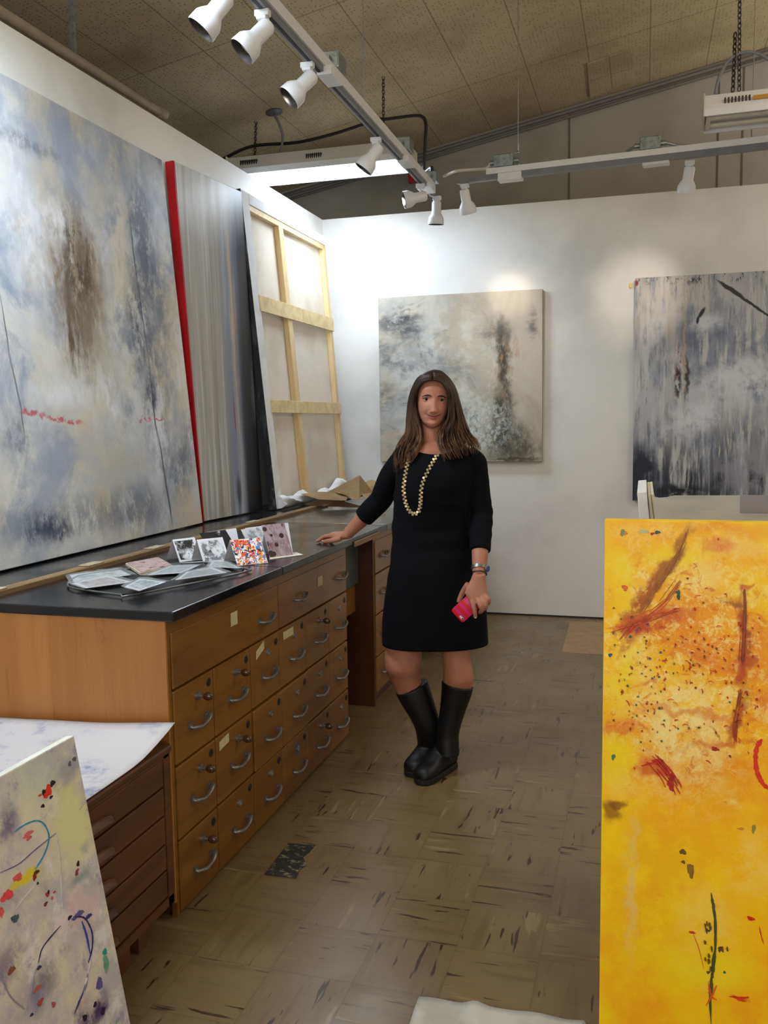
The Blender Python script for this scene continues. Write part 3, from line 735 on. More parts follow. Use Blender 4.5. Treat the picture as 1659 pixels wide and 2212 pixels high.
class Dabs:
    """small raised paint dabs and strokes on a canvas"""
    def __init__(s, cv, seed=1): s.cv = cv; s.mb = MB(); s.mats = []; s.r = random.Random(seed); s.k = 0
    def col(s, c):
        m = colmat(c)
        if m not in s.mats: s.mats.append(m)
        s.mb.cur = s.mats.index(m)
    def clipx(s, x): return min(max(x, .001), s.cv.w-.001)
    def clipz(s, z): return min(max(z, .001), s.cv.h-.001)
    def poly(s, P):
        s.k += 1; y = -.0008-.00002*s.k
        s.mb.prism([Vector((s.clipx(x), y, s.clipz(z))) for x, z in P], (0, -y-.0002, 0))
    def dab(s, px, py, rx, ry, c, rag=.35):
        s.col(c); a, b = s.cv.loc(px, py); c_, _ = s.cv.loc(px+rx, py); _, d = s.cv.loc(px, py+ry)
        rx, rz = abs(c_-a), abs(d-b); ph = s.r.random()*9; n = 22
        P = []
        for i in range(n):
            t = 2*PI*i/n; q = 1+rag*(math.sin(2*t+ph)*.4+math.sin(3*t+ph*2)*.45+math.sin(7*t+ph*3)*.3)+s.r.uniform(-.08, .08)
            P.append((a+rx*q*math.cos(t), b+rz*q*math.sin(t)))
        s.poly(P)
    def line(s, pts, wpx, c):
        s.col(c); L_ = [Vector((*s.cv.loc(x, y), 0)) for x, y in pts]; P = bez(L_, 6) if len(L_) > 2 else [L_[0].lerp(L_[1], i/8) for i in range(9)]
        w_ = abs(s.cv.loc(pts[0][0], pts[0][1]+wpx)[1]-s.cv.loc(*pts[0])[1])/2; up = []; dn = []
        for i, q in enumerate(P):
            t = (P[min(i+1, len(P)-1)]-P[max(i-1, 0)]).normalized(); n = Vector((-t.y, t.x, 0))
            k = w_*(.25+.75*min(1, min(i, len(P)-1-i)/3))*s.r.uniform(.7, 1.25); up.append(q+n*k); dn.append(q-n*k)
        s.poly([(q.x, q.y) for q in up+dn[::-1]])
    def finish(s, t): return obj('paint_splashes', s.mb, s.mats, t)
def front(cv, mats, t=None, name='painted_canvas', bev=.003):
    """stretched canvas: painted front, separate side material"""
    w_, h, th = cv.w, cv.h, cv.th
    mb = MB(); mb.add([(0, 0, 0), (w_, 0, 0), (w_, th, 0), (0, th, 0), (0, 0, h), (w_, 0, h), (w_, th, h), (0, th, h)], [])
    for f, m in (((0, 1, 5, 4), 0), ((0, 3, 2, 1), 1), ((4, 5, 6, 7), 1), ((1, 2, 6, 5), 1), ((2, 3, 7, 6), 1), ((3, 0, 4, 7), 1)):
        mb.f.append(list(f)); mb.mi.append(m)
    return obj(name, mb, mats, t, bevel=bev)
def skew(t, k0, k1, w_, rise=0, h=1):
    """out-of-square canvas: left edge leans by k0, right edge by k1 (metres per metre of height)"""
    for o in t.children_recursive:
        if o.type == 'MESH':
            for v_ in o.data.vertices:
                u_ = max(0, min(1, v_.co.x/w_)); v_.co.x += v_.co.z*(k0*(1-u_)+k1*u_); v_.co.z += rise*u_*v_.co.z/h
def backbars(cv, t, bar=.045):
    w_, h, th = cv.w, cv.h, cv.th
    for (a, b) in (((.004, 0), (bar, h)), ((w_-bar, 0), (w_-.004, h)), ((bar, 0.004), (w_-bar, bar)), ((bar, h-bar), (w_-bar, h-.004))):
        obj('stretcher_bar', MB().box((a[0], th, a[1]+.004), (b[0], th+.012, b[1]-.004)), m_pine, t)

# ---- 1. big grey abstract on the left wall
cv = Canvas((-2.225, 2.25, CT+.009), (-2.235, 4.23, CT+.009), (-2.322, 2.25, 2.768), .030)
A = Art(cv, 'grey_abstract', S(196, 200, 208), .5)
W1 = A.warp(4, .35, 5); W2 = A.warp(18, .09, 5, off=3); W3 = A.warp(3, .05, 2, off=6)
A.lay(S(216, 214, 208), A.rng(A.noise(2.2, (1, 1, .8), 7, .66, off=1, dist=.6), .40, .58))
A.lay(S(206, 194, 172), A.mul(A.rng(A.noise(1.9, (1, 1, .7), 7, .68, off=6), .44, .60), .9))
A.lay(S(140, 152, 174), A.mul(A.rng(A.noise(2.6, (1, 1, .8), 8, .68, off=9, dist=.5), .50, .66), .85))
A.lay(S(112, 124, 146), A.mul(A.mul(A.rng(A.noise(5, (1, 1, .7), 9, .74, off=12), .46, .62), .8), A.E(300, 700, 70, 480, .7, vec=W1)))
A.lay(S(150, 160, 180), A.mul(A.rng(A.noise(4, (1, 1, .8), 7, .7, off=15), .38, .6), A.mul(A.E(200, 330, 230, 90, .6, vec=W1), .8)))
A.lay(S(170, 178, 190), A.mul(A.rng(A.noise(2.4, detail=7, rough=.7, off=18), .4, .6), A.mul(A.E(200, 1080, 330, 160, .6, vec=W1), .8)))
A.lay(S(196, 186, 160), A.mul(A.rng(A.noise(3, detail=5, off=17), .4, .6), A.mul(A.E(250, 700, 60, 400, .6, vec=W1), .55)))
# brown smear
bn = A.rng(A.noise(9, (1.2, 1, .35), 8, .72, off=21, dist=.5), .36, .56)
A.lay(S(150, 134, 112), A.mul(A.rng(A.noise(8, (1.2, 1, .4), 8, .75, off=71, dist=.5), .38, .58), A.mul(A.E(165, 620, 62, 170, .7, vec=W2), .8)))
A.lay(S(112, 92, 70), A.mul(bn, A.mul(A.E(166, 600, 46, 140, .6, vec=W2), .95)))
A.lay(S(78, 60, 42), A.mul(A.rng(A.noise(16, (1, 1, .45), 9, .8, off=22), .44, .56), A.E(168, 560, 34, 100, .6, vec=W2)))
A.lay(S(98, 80, 62), A.mul(A.rng(A.noise(14, (1, 1, .3), 6, .75, off=23), .42, .6), A.E(160, 720, 24, 80, .6, vec=W2)))
A.lay(S(186, 160, 118), A.mul(A.rng(A.noise(11, (1, 1, .4), 6, .7, off=24), .55, .66), A.mul(A.E(150, 640, 50, 170, .6, vec=W2), .8)))
A.lay(S(128, 112, 94), A.mul(A.rng(A.noise(14, (1, 1, .3), 6, .75, off=43), .45, .6), A.mul(A.E(190, 730, 12, 110, .6, vec=W2), .8)))
# slate strokes
for (x, y, rx, ry, k) in ((305, 500, 24, 95, .8), (315, 600, 30, 60, .7), (300, 690, 22, 80, .85), (318, 770, 26, 60, .6), (330, 850, 22, 55, .95), (345, 640, 20, 100, .4), (300, 1100, 60, 50, .6), (380, 1010, 30, 60, .6), (95, 1140, 40, 28, .9), (130, 1148, 22, 18, 1), (38, 950, 26, 40, .6), (345, 330, 14, 30, .7), (150, 1120, 120, 40, .45), (410, 960, 18, 60, .4), (60, 310, 60, 16, .5)):
    A.lay(S(60, 70, 92), A.mul(A.rng(A.noise(13, (1, 1, .55), 9, .8, off=x*.11), .40, .54), A.mul(A.E(x, y, rx, ry, .7, vec=W2), k)))
# whites
for (x, y, rx, ry) in ((30, 330, 9, 60), (52, 500, 40, 90), (90, 560, 40, 60), (340, 930, 26, 120), (235, 850, 20, 60), (130, 850, 60, 26), (385, 760, 10, 80), (110, 470, 50, 40)):
    A.lay(S(232, 232, 238), A.mul(A.rng(A.noise(9, (1, 1, .6), 6, .7, off=y*.1), .40, .60), A.mul(A.E(x, y, rx, ry, .8, vec=W2), .75)))
# lines
for q in ((0, 640, 22, 780, 2.2), (22, 780, 48, 890, 2.6), (46, 880, 52, 950, 1.8)):
    A.lay(S(70, 68, 66), A.mul(A.G(*q, .7, vec=W3), .8))
for q in ((280, 460, 300, 640, 2.6), (298, 600, 318, 760, 2.2), (326, 820, 342, 960, 3.0), (342, 940, 358, 1040, 3), (354, 1030, 372, 1128, 3.4)):
    A.lay(S(40, 50, 66), A.mul(A.G(*q, .7, vec=W3), .9))
rg = A.rng(A.noise(30, (1, 1, 1), 4, off=2), .36, .5)
for q in ((45, 889, 98, 897, 6), (98, 900, 180, 915, 6), (300, 906, 325, 907, 5), (335, 905, 356, 908, 2.5)):
    A.lay(S(196, 84, 100), A.mul(A.mul(A.G(*q, .5, vec=W2), rg), .9))
A.bump(A.noise(60, detail=6, rough=.7), .25, .004)
mA = A.done()
t = cv.thing('large_painting', 'largest grey, white and brown abstract canvas leaning at the left on the rear ledge')
front(cv, [mA, plain('canvas_side_grey', S(150, 156, 170), .8, var=.2)], t)
backbars(cv, t); skew(t, -.060, -.063, cv.w)

# ---- 2. streaked canvas with the red edge
cv = Canvas((-2.262, 4.285, CT+.009), (-2.200, 4.930, CT+.009), (-2.322, 4.21, 2.79), .034)
A = Art(cv, 'streaked_canvas', S(168, 166, 160), .35, .6)
st = A.noise(9, (1, 1, .035), 7, .65, off=1, dist=.2); st2 = A.noise(26, (1, 1, .03), 5, .6, off=4)
xl = cv.w
sep = A.n('ShaderNodeSeparateXYZ'); A.L(A.co(), sep.inputs[0])
xw = A.op('ADD', sep.outputs[0], A.op('MULTIPLY', A.op('SUBTRACT', A.noise(4, (1, 1, .08), 4, off=7), .5), .14))
A.lay(S(140, 134, 124), A.mul(A.rng(st, .42, .66), .75))
A.lay(S(204, 204, 206), A.mul(A.rng(st2, .5, .66), .65))
A.lay(S(120, 130, 152), A.mul(A.rng(xw, .42*xl, .58*xl), A.rng(st, .35, .6)))
A.lay(S(188, 192, 204), A.mul(A.mul(A.rng(xw, .5*xl, .58*xl), A.rng(st2, .5, .62)), .8))
A.lay(S(196, 166, 134), A.mul(A.rng(A.noise(20, (1, 1, .05), 6, .6, off=9), .42, .55), A.mul(A.ell(.66*xl, 1.2, .05*xl, .55, soft=.6, vec=A.warp(6, .06)), .9)))
A.lay(S(60, 68, 92), A.mul(A.rng(xw, .60*xl, .76*xl), .85))
A.lay(S(20, 25, 42), A.rng(xw, .70*xl, .79*xl))
A.lay(S(8, 10, 18), A.rng(xw, .78*xl, .87*xl))
A.lay(S(90, 98, 112), A.mul(A.mul(A.rng(xw, .86*xl, .9*xl), A.rng(st2, .55, .65)), A.ell(xl*.9, .2, xl*.2, .7, soft=.5)))
A.lay(S(236, 240, 242), A.mul(A.rng(A.noise(8, (1, 1, .1), 5, off=12), .3, .6), A.mul(A.ell(.3*xl, 1.82, .5*xl, .22, soft=.8), .75)))  # white sheen of light near the top, put into the canvas colour
A.lay(S(140, 20, 36), A.mul(A.G(503, 850, 511, 945, 2.2, .5), .85))
A.lay(S(40, 46, 60), A.mul(A.G(515, 1030, 519, 1090, 9, .6), .8))
A.bump(st2, .15, .003)
mA = A.done()
t = cv.thing('streaked_painting', 'tall canvas with vertical grey and navy streaks and a bright red left edge')
front(cv, [mA, plain('canvas_side_white', S(205, 205, 205), .8)], t)
p = PM('red_paint_edge', S(190, 12, 24), .4); p.lay(S(150, 8, 20), p.rng(p.noise(12, (1, 1, .3), 4), .4, .7))
obj('red_edge', MB().box((-.004, -.002, 0), (.0, cv.th+.012, cv.h)).box((-.004, -.002, 0), (.010, .0, cv.h)), p.done(), t)
backbars(cv, t); skew(t, -.043, -.030, cv.w)

# ---- 3. reversed canvas showing its stretcher
cv = Canvas((-2.130, 4.975, CT+.009), (-2.130, 6.33, CT+.009), (-2.268, 4.975, 2.81), .045)
t = cv.thing('reversed_canvas', 'back of a large canvas with pine stretcher bars, leaning in the corner')
W_, H_, D_ = cv.w, cv.h, cv.th
p = PM('raw_canvas_back', S(222, 214, 200), .85); p.lay(S(206, 196, 180), p.rng(p.noise(2.2, detail=4), .42, .65)); p.bump(p.noise(160, detail=1), .2, .001)
obj('canvas_back', MB().box((.01, D_-.004, .01), (W_-.01, D_, H_-.01)), p.done(), t)
fold = plain('primed_canvas_fold', S(224, 224, 226), .8, var=.06, sc=9, bump=.3)
obj('folded_edge', MB().box((0, 0, 0), (.10, .012, H_)).box((.10, 0, H_-.065), (W_-.02, .012, H_)).box((0, .012, H_-.012), (W_, D_, H_)), fold, t, bevel=.004)
p = PM('smeared_side', S(150, 152, 156), .6); p.lay(S(22, 26, 34), p.rng(p.noise(9, (1, 1, .3), 6, .7), .38, .48)); p.lay(S(14, 16, 22), p.mul(p.rng(p.noise(3, (1, 1, .4), 4, off=5), .34, .44), .9))
obj('painted_side', MB().box((-.006, -.001, 0), (0, D_+.004, H_)), p.done(), t)
for (a, b, m, nm) in (((.08, H_-.10), (W_-.03, H_-.064), m_piney, 'top_bar'), ((W_-.055, .05), (W_-.03, H_-.06), m_pine, 'right_bar'), ((W_-.028, .05), (W_-.004, H_-.03), m_pine, 'right_bar')):
    obj(nm, MB().box((a[0], .006, a[1]), (b[0], D_-.005, b[1])), m, t, bevel=.002)
xc0 = cv.loc(645, 640)[0]; 
lx = lambda a, b: cv.loc(a, b)
c1 = (lx(607, 500)[0]+lx(668, 1000)[0])/2
obj('centre_bar', MB().box((c1-.035, .004, .03), (c1+.035, D_-.005, H_-.1)), m_pine, t, bevel=.002)
za0, za1 = lx(560, 655)[1], lx(640, 866)[1]
h1a, h1b = (lx(560, 641)[1]+lx(700, 679)[1])/2, (lx(562, 671)[1]+lx(704, 712)[1])/2
h2a, h2b = (lx(588, 866)[1]+lx(722, 868)[1])/2, (lx(590, 893)[1]+lx(724, 893)[1])/2
for (a, b) in ((h1a, h1b), (h2a, h2b)):
    obj('cross_bar', MB().box((.085, -.006, min(a, b)), (W_-.002, .006, max(a, b))), m_piney, t, bevel=.002)
# crumpled edge of canvas at the foot
mb = MB(); R_ = []
for i in range(41):
    u = i/40; r = []
    hh = .055+.02*math.sin(u*9)+.018*math.sin(u*23+1)+.05*max(0, u-.35)
    for k in range(9):
        v_ = k/8; r.append((.03+u*(W_-.04), -.012-.05*math.sin(PI*v_)*(.7+.3*math.sin(u*31+k))-.006*(1-v_), v_*hh+.002+.006*math.sin(u*40+k)*v_))
    for k in range(8, -1, -1):
        r.append((.03+u*(W_-.04), -.001, k/8*hh+.002))
    R_.append(r)
obj('loose_canvas_fold', mb.loft(R_), fold, t, smooth=1)
skew(t, -.045, .0, W_)

# ---- 4. painting on the back wall, left
cv = Canvas((at(822, 1004, Y=YB-.045).x, YB-.045, at(1171, 997, Y=YB-.045).z), (at(1171, 997, Y=YB-.045).x, YB-.045, at(1171, 997, Y=YB-.045).z), (at(822, 1004, Y=YB-.045).x, YB-.045, at(1172, 624, Y=YB-.045).z), .036)
A = Art(cv, 'beige_abstract', S(196, 188, 172), .5)
W1 = A.warp(3, .25, 4); W2 = A.warp(14, .10, 5, off=3)
A.lay(S(172, 160, 138), A.mul(A.rng(A.noise(2, (1, 1, .7), 5, .6, off=8, dist=1), .42, .62), .8))
A.lay(S(170, 172, 170), A.mul(A.rng(A.noise(3, (.6, 1, 1), 7, .66, off=1, dist=1.2), .42, .6), A.E(890, 840, 130, 200, .8, vec=W1)))
A.lay(S(128, 132, 134), A.mul(A.rng(A.noise(4.5, (.7, 1, 1), 9, .74, off=5, dist=1.0), .48, .62), A.mul(A.E(900, 850, 150, 180, .8, vec=W1), .85)))
A.lay(S(214, 216, 210), A.mul(A.rng(A.noise(6, detail=8, rough=.7, off=11), .46, .6), A.mul(A.E(960, 820, 140, 130, .8, vec=W1), .7)))
for (x, y, rx, ry, k) in ((862, 692, 46, 11, 1.), (880, 716, 30, 14, .85), (840, 700, 22, 18, .7), (828, 760, 14, 26, .5), (846, 780, 24, 16, .6), (1060, 715, 34, 14, .5), (1150, 700, 10, 30, .7), (970, 800, 60, 26, .4), (830, 860, 20, 40, .5)):
    A.lay(S(66, 72, 78), A.mul(A.rng(A.noise(12, (.5, 1, 1), 7, .74, off=x*.1), .38, .58), A.mul(A.E(x, y, rx, ry, .7, vec=W2), k)))
for (q, k) in (((846, 680, 906, 664, 4), .6), ((840, 668, 900, 652, 3), .4), ((906, 720, 922, 800, 3), .5)):
    A.lay(S(90, 92, 90), A.mul(A.mul(A.G(*q, .7, vec=W1), A.rng(A.noise(20, detail=5), .4, .6)), k))
for (x, y, rx, ry, k) in ((1086, 770, 12, 70, 1.), (1090, 830, 14, 80, 1.), (1088, 900, 22, 50, 1.), (1100, 950, 46, 34, 1.), (1110, 970, 60, 26, .85), (1075, 730, 26, 40, .5)):
    A.lay(S(70, 66, 58), A.mul(A.rng(A.noise(15, (1, 1, .5), 8, .76, off=y*.1), .36, .56), A.mul(A.E(x, y, rx, ry, .7, vec=W2), k)))
A.lay(S(172, 130, 84), A.mul(A.rng(A.noise(16, (1, 1, .4), 6, .7, off=31), .5, .62), A.mul(A.E(1090, 780, 32, 80, .7, vec=W2), .8)))
A.lay(S(206, 214, 210), A.mul(A.rng(A.noise(22, (1.4, 1, 1), 8, .8, off=33, dist=.6), .48, .56), A.E(1035, 920, 60, 50, .7, vec=W2)))
A.lay(S(120, 132, 134), A.mul(A.rng(A.noise(20, detail=8, rough=.8, off=36, dist=.6), .52, .6), A.E(1020, 940, 90, 60, .7, vec=W2)))
A.lay(S(196, 180, 152), A.mul(A.rng(A.noise(5, (1, 1, .5), 6, .65, off=39), .44, .6), A.mul(A.E(1140, 860, 40, 120, .7, vec=W1), .7)))
A.lay(S(66, 58, 46), A.mul(A.G(1060, 992, 1168, 990, 4, .6, vec=W3 if False else W2), .8))
A.bump(A.noise(45, detail=7, rough=.75), .4, .006)
t = cv.thing('wall_painting', 'squarish beige and grey abstract painting on the back wall behind the woman')
front(cv, [A.done(), plain('canvas_side_dull', S(150, 148, 144), .8, var=.1)], t); backbars(cv, t)

# ---- 5. painting on the back wall, right
yb_ = YB-.05
a = at(1366, 1081, Y=yb_); b = at(1371, 601, Y=yb_)
cv = Canvas((a.x, yb_, a.z), (a.x+1.5, yb_, a.z), (a.x, yb_, b.z), .04)
A = Art(cv, 'blue_grey_abstract', S(182, 184, 190), .45)
W1 = A.warp(3, .25, 4); W2 = A.warp(14, .08, 5, off=3)
W4 = A.warp(20, .018, 4, off=9)
vs1 = A.noise(16, (1, 1, .10), 7, .68, off=1); vs2 = A.noise(34, (1, 1, .14), 6, .7, off=4)
A.lay(S(134, 142, 160), A.rng(A.noise(2.2, (1, 1, .6), 6, .65, off=7), .42, .6))
A.lay(S(210, 208, 204), A.mul(A.rng(vs1, .48, .60), .75))
A.lay(S(100, 106, 122), A.mul(A.rng(vs2, .53, .64), .6))
low = A.rng(A.noise(.0001, (1, 1, 1)), 0, 1)
sep = A.n('ShaderNodeSeparateXYZ'); A.L(W1, sep.inputs[0]); zz = sep.outputs[2]
A.lay(S(44, 50, 64), A.mul(A.rng(zz, .75, .15), A.rng(vs1, .40, .56)))
A.lay(S(200, 200, 196), A.mul(A.mul(A.rng(zz, .95, .3), A.rng(A.noise(22, (1, 1, .12), 6, .7, off=14), .54, .62)), .8))
A.lay(S(96, 104, 124), A.mul(A.rng(A.noise(4, detail=7, rough=.7, off=19), .44, .6), A.mul(A.E(1560, 760, 110, 90, .7, vec=W1), .7)))
for q in ((1400, 720, 1470, 660, 16), (1500, 840, 1659, 770, 18), (1440, 930, 1560, 870, 22), (1560, 850, 1700, 800, 26), (1490, 700, 1560, 690, 12)):
    A.lay(S(214, 216, 224), A.mul(A.mul(A.G(q[0], q[1], q[2], q[3], q[4]*1.4, .8, vec=W2), A.rng(A.noise(11, detail=7, rough=.65, off=q[0]*.1), .34, .56)), .85))
A.lay(S(212, 206, 198), A.mul(A.rng(A.noise(18, (1, 1, .2), 6, .7, off=24), .4, .55), A.mul(A.E(1430, 640, 110, 50, .7, vec=W1), .7)))
A.lay(S(60, 60, 66), A.mul(A.rng(A.noise(30, (1, 1, .5), 5, .75, off=25), .52, .6), A.E(1540, 596, 220, 14, .7)))
A.lay(S(186, 160, 120), A.mul(A.G(1480, 620, 1478, 900, 3.2, .6, vec=W2), .75))
A.lay(S(30, 32, 40), A.mul(A.G(1484, 770, 1482, 860, 4, .6, vec=W2), .9))
A.lay(S(34, 28, 32), A.mul(A.rng(A.noise(30, (1, 1, .4), 5), .42, .54), A.E(1464, 825, 8, 40, .6, vec=W4)))
A.lay(S(160, 40, 56), A.mul(A.rng(A.noise(60, (1, 1, .5), 6, .7, off=7), .54, .60), A.E(1465, 790, 7, 50, .5, vec=W4)))
A.lay(S(150, 30, 44), A.E(1375, 612, 4, 6, .3))
A.lay(S(52, 52, 54), A.G(1550, 606, 1680, 696, 2.6, .3, vec=W4)); A.lay(S(52, 52, 54), A.G(1553, 609, 1606, 642, 4.5, .3, vec=W4))
A.lay(S(44, 44, 58), A.G(1508, 688, 1523, 664, 4, .35)); A.lay(S(44, 44, 58), A.G(1508, 684, 1506, 700, 3, .35))
A.lay(S(28, 36, 54), A.mul(A.rng(A.noise(9, detail=6, off=29), .3, .52), A.E(1385, 1020, 34, 50, .5, vec=W2)))
A.lay(S(20, 24, 34), A.mul(A.rng(A.noise(14, detail=6, off=31), .34, .5), A.E(1470, 1062, 56, 14, .5, vec=W2)))
A.lay(S(150, 148, 160), A.mul(A.rng(A.noise(6, detail=6, off=33), .4, .55), A.mul(A.E(1640, 1010, 90, 50, .6, vec=W1), .8)))
A.lay(S(182, 168, 144), A.mul(A.rng(A.noise(6, (1, 1, .2), 6, off=35), .5, .62), A.mul(A.E(1400, 780, 60, 120, .7, vec=W1), .6)))
A.bump(A.noise(45, detail=7, rough=.75), .35, .006)
t = cv.thing('wall_painting', 'tall blue-grey dripping abstract painting on the back wall at right')
front(cv, [A.done(), plain('canvas_side_mixed', S(160, 158, 152), .7, var=.4, sc=18)], t); backbars(cv, t)
q = at(1362, 617, Y=YB-.02)
tag(obj('wall_hook', MB().box((q.x-.006, YB-.014, q.z-.014), (q.x+.006, YB-.001, q.z+.018)), plain('brass', S(190, 150, 80), .35, metal=.7)), 'tiny brass hook at the upper left corner of the right-hand painting', 'hook')

# ---- 6. yellow canvas in the right foreground
yy = 1.9
a = at(1308, 1122, Y=yy); b = at(1295, 2212, Y=yy)
cv = Canvas((b.x*.0+(a.x+b.x)/2-.001, yy-.02, .003), ((a.x+b.x)/2+1.0, yy-.02, .003), ((a.x+b.x)/2, yy, a.z), .032)
DB = Dabs(cv, 3)
A = Art(cv, 'yellow_abstract', S(255, 196, 0), .5)
W1 = A.warp(7, .16, 5); W2 = A.warp(26, .06, 6, off=3); W3 = A.warp(90, .018, 4, off=3)
A.lay(S(255, 214, 6), A.rng(A.noise(3.2, detail=6, rough=.65, off=1), .42, .6))
A.lay(S(250, 166, 6), A.mul(A.rng(A.noise(3.6, detail=6, rough=.65, off=6), .46, .64), .8))
for (x, y, rx, ry, k) in ((1540, 1380, 130, 80, .8), (1640, 1500, 70, 130, .8), (1480, 1330, 90, 50, .5), (1600, 1640, 110, 120, .6), (1450, 1650, 90, 50, .5), (1340, 1560, 60, 40, .5), (1560, 1140, 140, 18, .5), (1420, 1880, 110, 240, .35)):
    A.lay(S(232, 126, 8), A.mul(A.rng(A.noise(9, detail=8, rough=.7, off=x*.07), .36, .58), A.mul(A.E(x, y, rx, ry, .8, vec=W1), k)))
for (x, y, rx, ry, k) in ((1375, 1400, 32, 60, .85), (1470, 1560, 60, 44, .95), (1530, 1620, 60, 30, .7), (1380, 1690, 70, 40, .5), (1525, 1240, 60, 40, .7), (1590, 1180, 60, 24, .5), (1350, 1480, 50, 70, .5), (1440, 1500, 70, 40, .6), (1500, 1680, 60, 40, .6), (1420, 1250, 50, 60, .35), (1582, 1738, 26, 12, .9), (1620, 1860, 50, 60, .5), (1525, 2010, 60, 90, .35), (1400, 1145, 70, 14, .45)):
    A.lay(S(252, 222, 124), A.mul(A.rng(A.noise(16, detail=9, rough=.75, off=y*.05), .40, .60), A.mul(A.E(x, y, rx, ry, .8, vec=W2), k)))
for q in ((1370, 1790, 1364, 2040, 10), (1360, 1830, 1366, 1900, 12)):
    A.lay(S(236, 200, 110), A.mul(A.mul(A.G(*q, .8, vec=W2), A.rng(A.noise(24, (1, 1, .6), 6, .7), .34, .56)), .85))
up = A.E(1470, 1420, 220, 270, .5, vec=W1)
A.lay(S(255, 232, 140), A.mul(A.mul(A.rng(A.noise(34, detail=9, rough=.85, off=51, dist=.5), .49, .58), up), .8))
A.lay(S(222, 112, 10), A.mul(A.mul(A.rng(A.noise(26, detail=9, rough=.8, off=54, dist=.8), .54, .62), up), .75))
A.lay(S(200, 60, 20), A.mul(A.mul(A.rng(A.noise(30, detail=8, rough=.75, off=58, dist=1.0), .60, .66), up), .6))
# bright yellows
A.lay(S(250, 232, 160), A.mul(A.mul(A.rng(A.noise(20, detail=9, rough=.8, off=81, dist=.4), .44, .56), A.E(1475, 1570, 80, 90, .6, vec=W2)), .75))
for (x, y, rx, ry) in ((1330, 1250, 24, 80), (1330, 1450, 24, 60), (1450, 1200, 60, 30), (1530, 2100, 90, 40), (1330, 1640, 24, 50)):
    A.lay(S(250, 222, 20), A.mul(A.E(x, y, rx, ry, .8, vec=W1), .7))
# red-brown strokes
for (q, c, k) in (((1350, 1350, 1470, 1180, 13), (176, 90, 30), .8), ((1400, 1300, 1485, 1150, 9), (168, 108, 30), .75), ((1345, 1355, 1480, 1320, 16), (206, 84, 30), .7), ((1340, 1370, 1400, 1340, 18), (196, 70, 30), .75), ((1308, 1360, 1380, 1352, 5), (224, 90, 40), .6),
                  ((1607, 1280, 1606, 1480, 10), (170, 70, 20), .75), ((1598, 1500, 1585, 1600, 9), (176, 80, 24), .75), ((1590, 1480, 1612, 1440, 8), (180, 60, 20), .6), ((1565, 1298, 1620, 1300, 5), (150, 80, 24), .6),
                  ((1380, 1560, 1400, 1590, 6), (220, 100, 40), .5), ((1400, 1530, 1600, 1550, 7), (220, 110, 20), .5), ((1450, 1390, 1620, 1460, 12), (222, 90, 20), .35), ((1300, 1580, 1380, 1560, 9), (224, 110, 30), .5), ((1480, 1620, 1640, 1600, 6), (214, 90, 20), .5), ((1540, 1570, 1552, 1600, 3), (120, 100, 40), .6),
                  ((1340, 1390, 1360, 1400, 20), (190, 80, 50), .5), ((1410, 1670, 1450, 1660, 10), (206, 60, 40), .6)):
    A.lay(S(*c), A.mul(A.mul(A.G(q[0], q[1], q[2], q[3], q[4]*1.15, .6, vec=W2), A.rng(A.noise(34, detail=8, rough=.8, off=q[0]*.1), .34, .50)), min(1, k*1.25)))
for (x, y, rx, ry, c, k) in ((1400, 1660, 26, 20, (208, 60, 30), .7), (1420, 1645, 12, 8, (190, 30, 30), .8), (1450, 1690, 10, 22, (196, 50, 40), .6), (1350, 1270, 8, 8, (224, 110, 20), .9), (1347, 1152, 9, 8, (226, 130, 40), .9), (1409, 1153, 5, 4, (180, 30, 30), 1),
                            (1466, 1286, 5, 12, (30, 70, 40), 1), (1464, 1280, 7, 5, (40, 90, 50), 1), (1545, 1618, 12, 5, (170, 40, 30), .9), (1318, 1415, 5, 5, (40, 80, 120), .9), (1550, 1180, 34, 16, (224, 100, 40), .5), (1322, 1755, 22, 22, (150, 96, 20), .85), (1335, 1740, 20, 9, (140, 80, 20), .8),
                            (1475, 1840, 8, 8, (110, 84, 20), .8), (1476, 1862, 5, 5, (120, 80, 20), .7), (1492, 1880, 9, 20, (150, 110, 20), .55), (1622, 1984, 11, 5, (214, 40, 20), 1), (1592, 2154, 16, 4, (214, 50, 20), .9), (1495, 2014, 8, 3, (214, 60, 20), .9), (1555, 2050, 5, 8, (110, 70, 30), .8), (1565, 2100, 3, 4, (30, 90, 60), .9), (1530, 2010, 4, 3, (100, 80, 30), .8), (1530, 2100, 5, 4, (120, 70, 30), .7), (1628, 1790, 5, 12, (150, 140, 60), .6),
                            (1620, 1430, 14, 20, (170, 60, 30), .6), (1615, 1268, 16, 6, (200, 60, 30), .7), (1420, 1150, 7, 5, (50, 80, 70), .8), (1390, 1148, 12, 6, (190, 190, 150), .8), (1345, 1150, 5, 10, (120, 140, 80), .6), (1600, 1790, 10, 3, (220, 140, 20), .5), (1325, 1635, 5, 8, (70, 120, 90), .7)):
    if rx < 13: DB.dab(x, y, rx*.8, ry*.8, c)
    else: A.lay(S(*c), A.mul(A.E(x, y, rx, ry, .45, vec=W2), k))
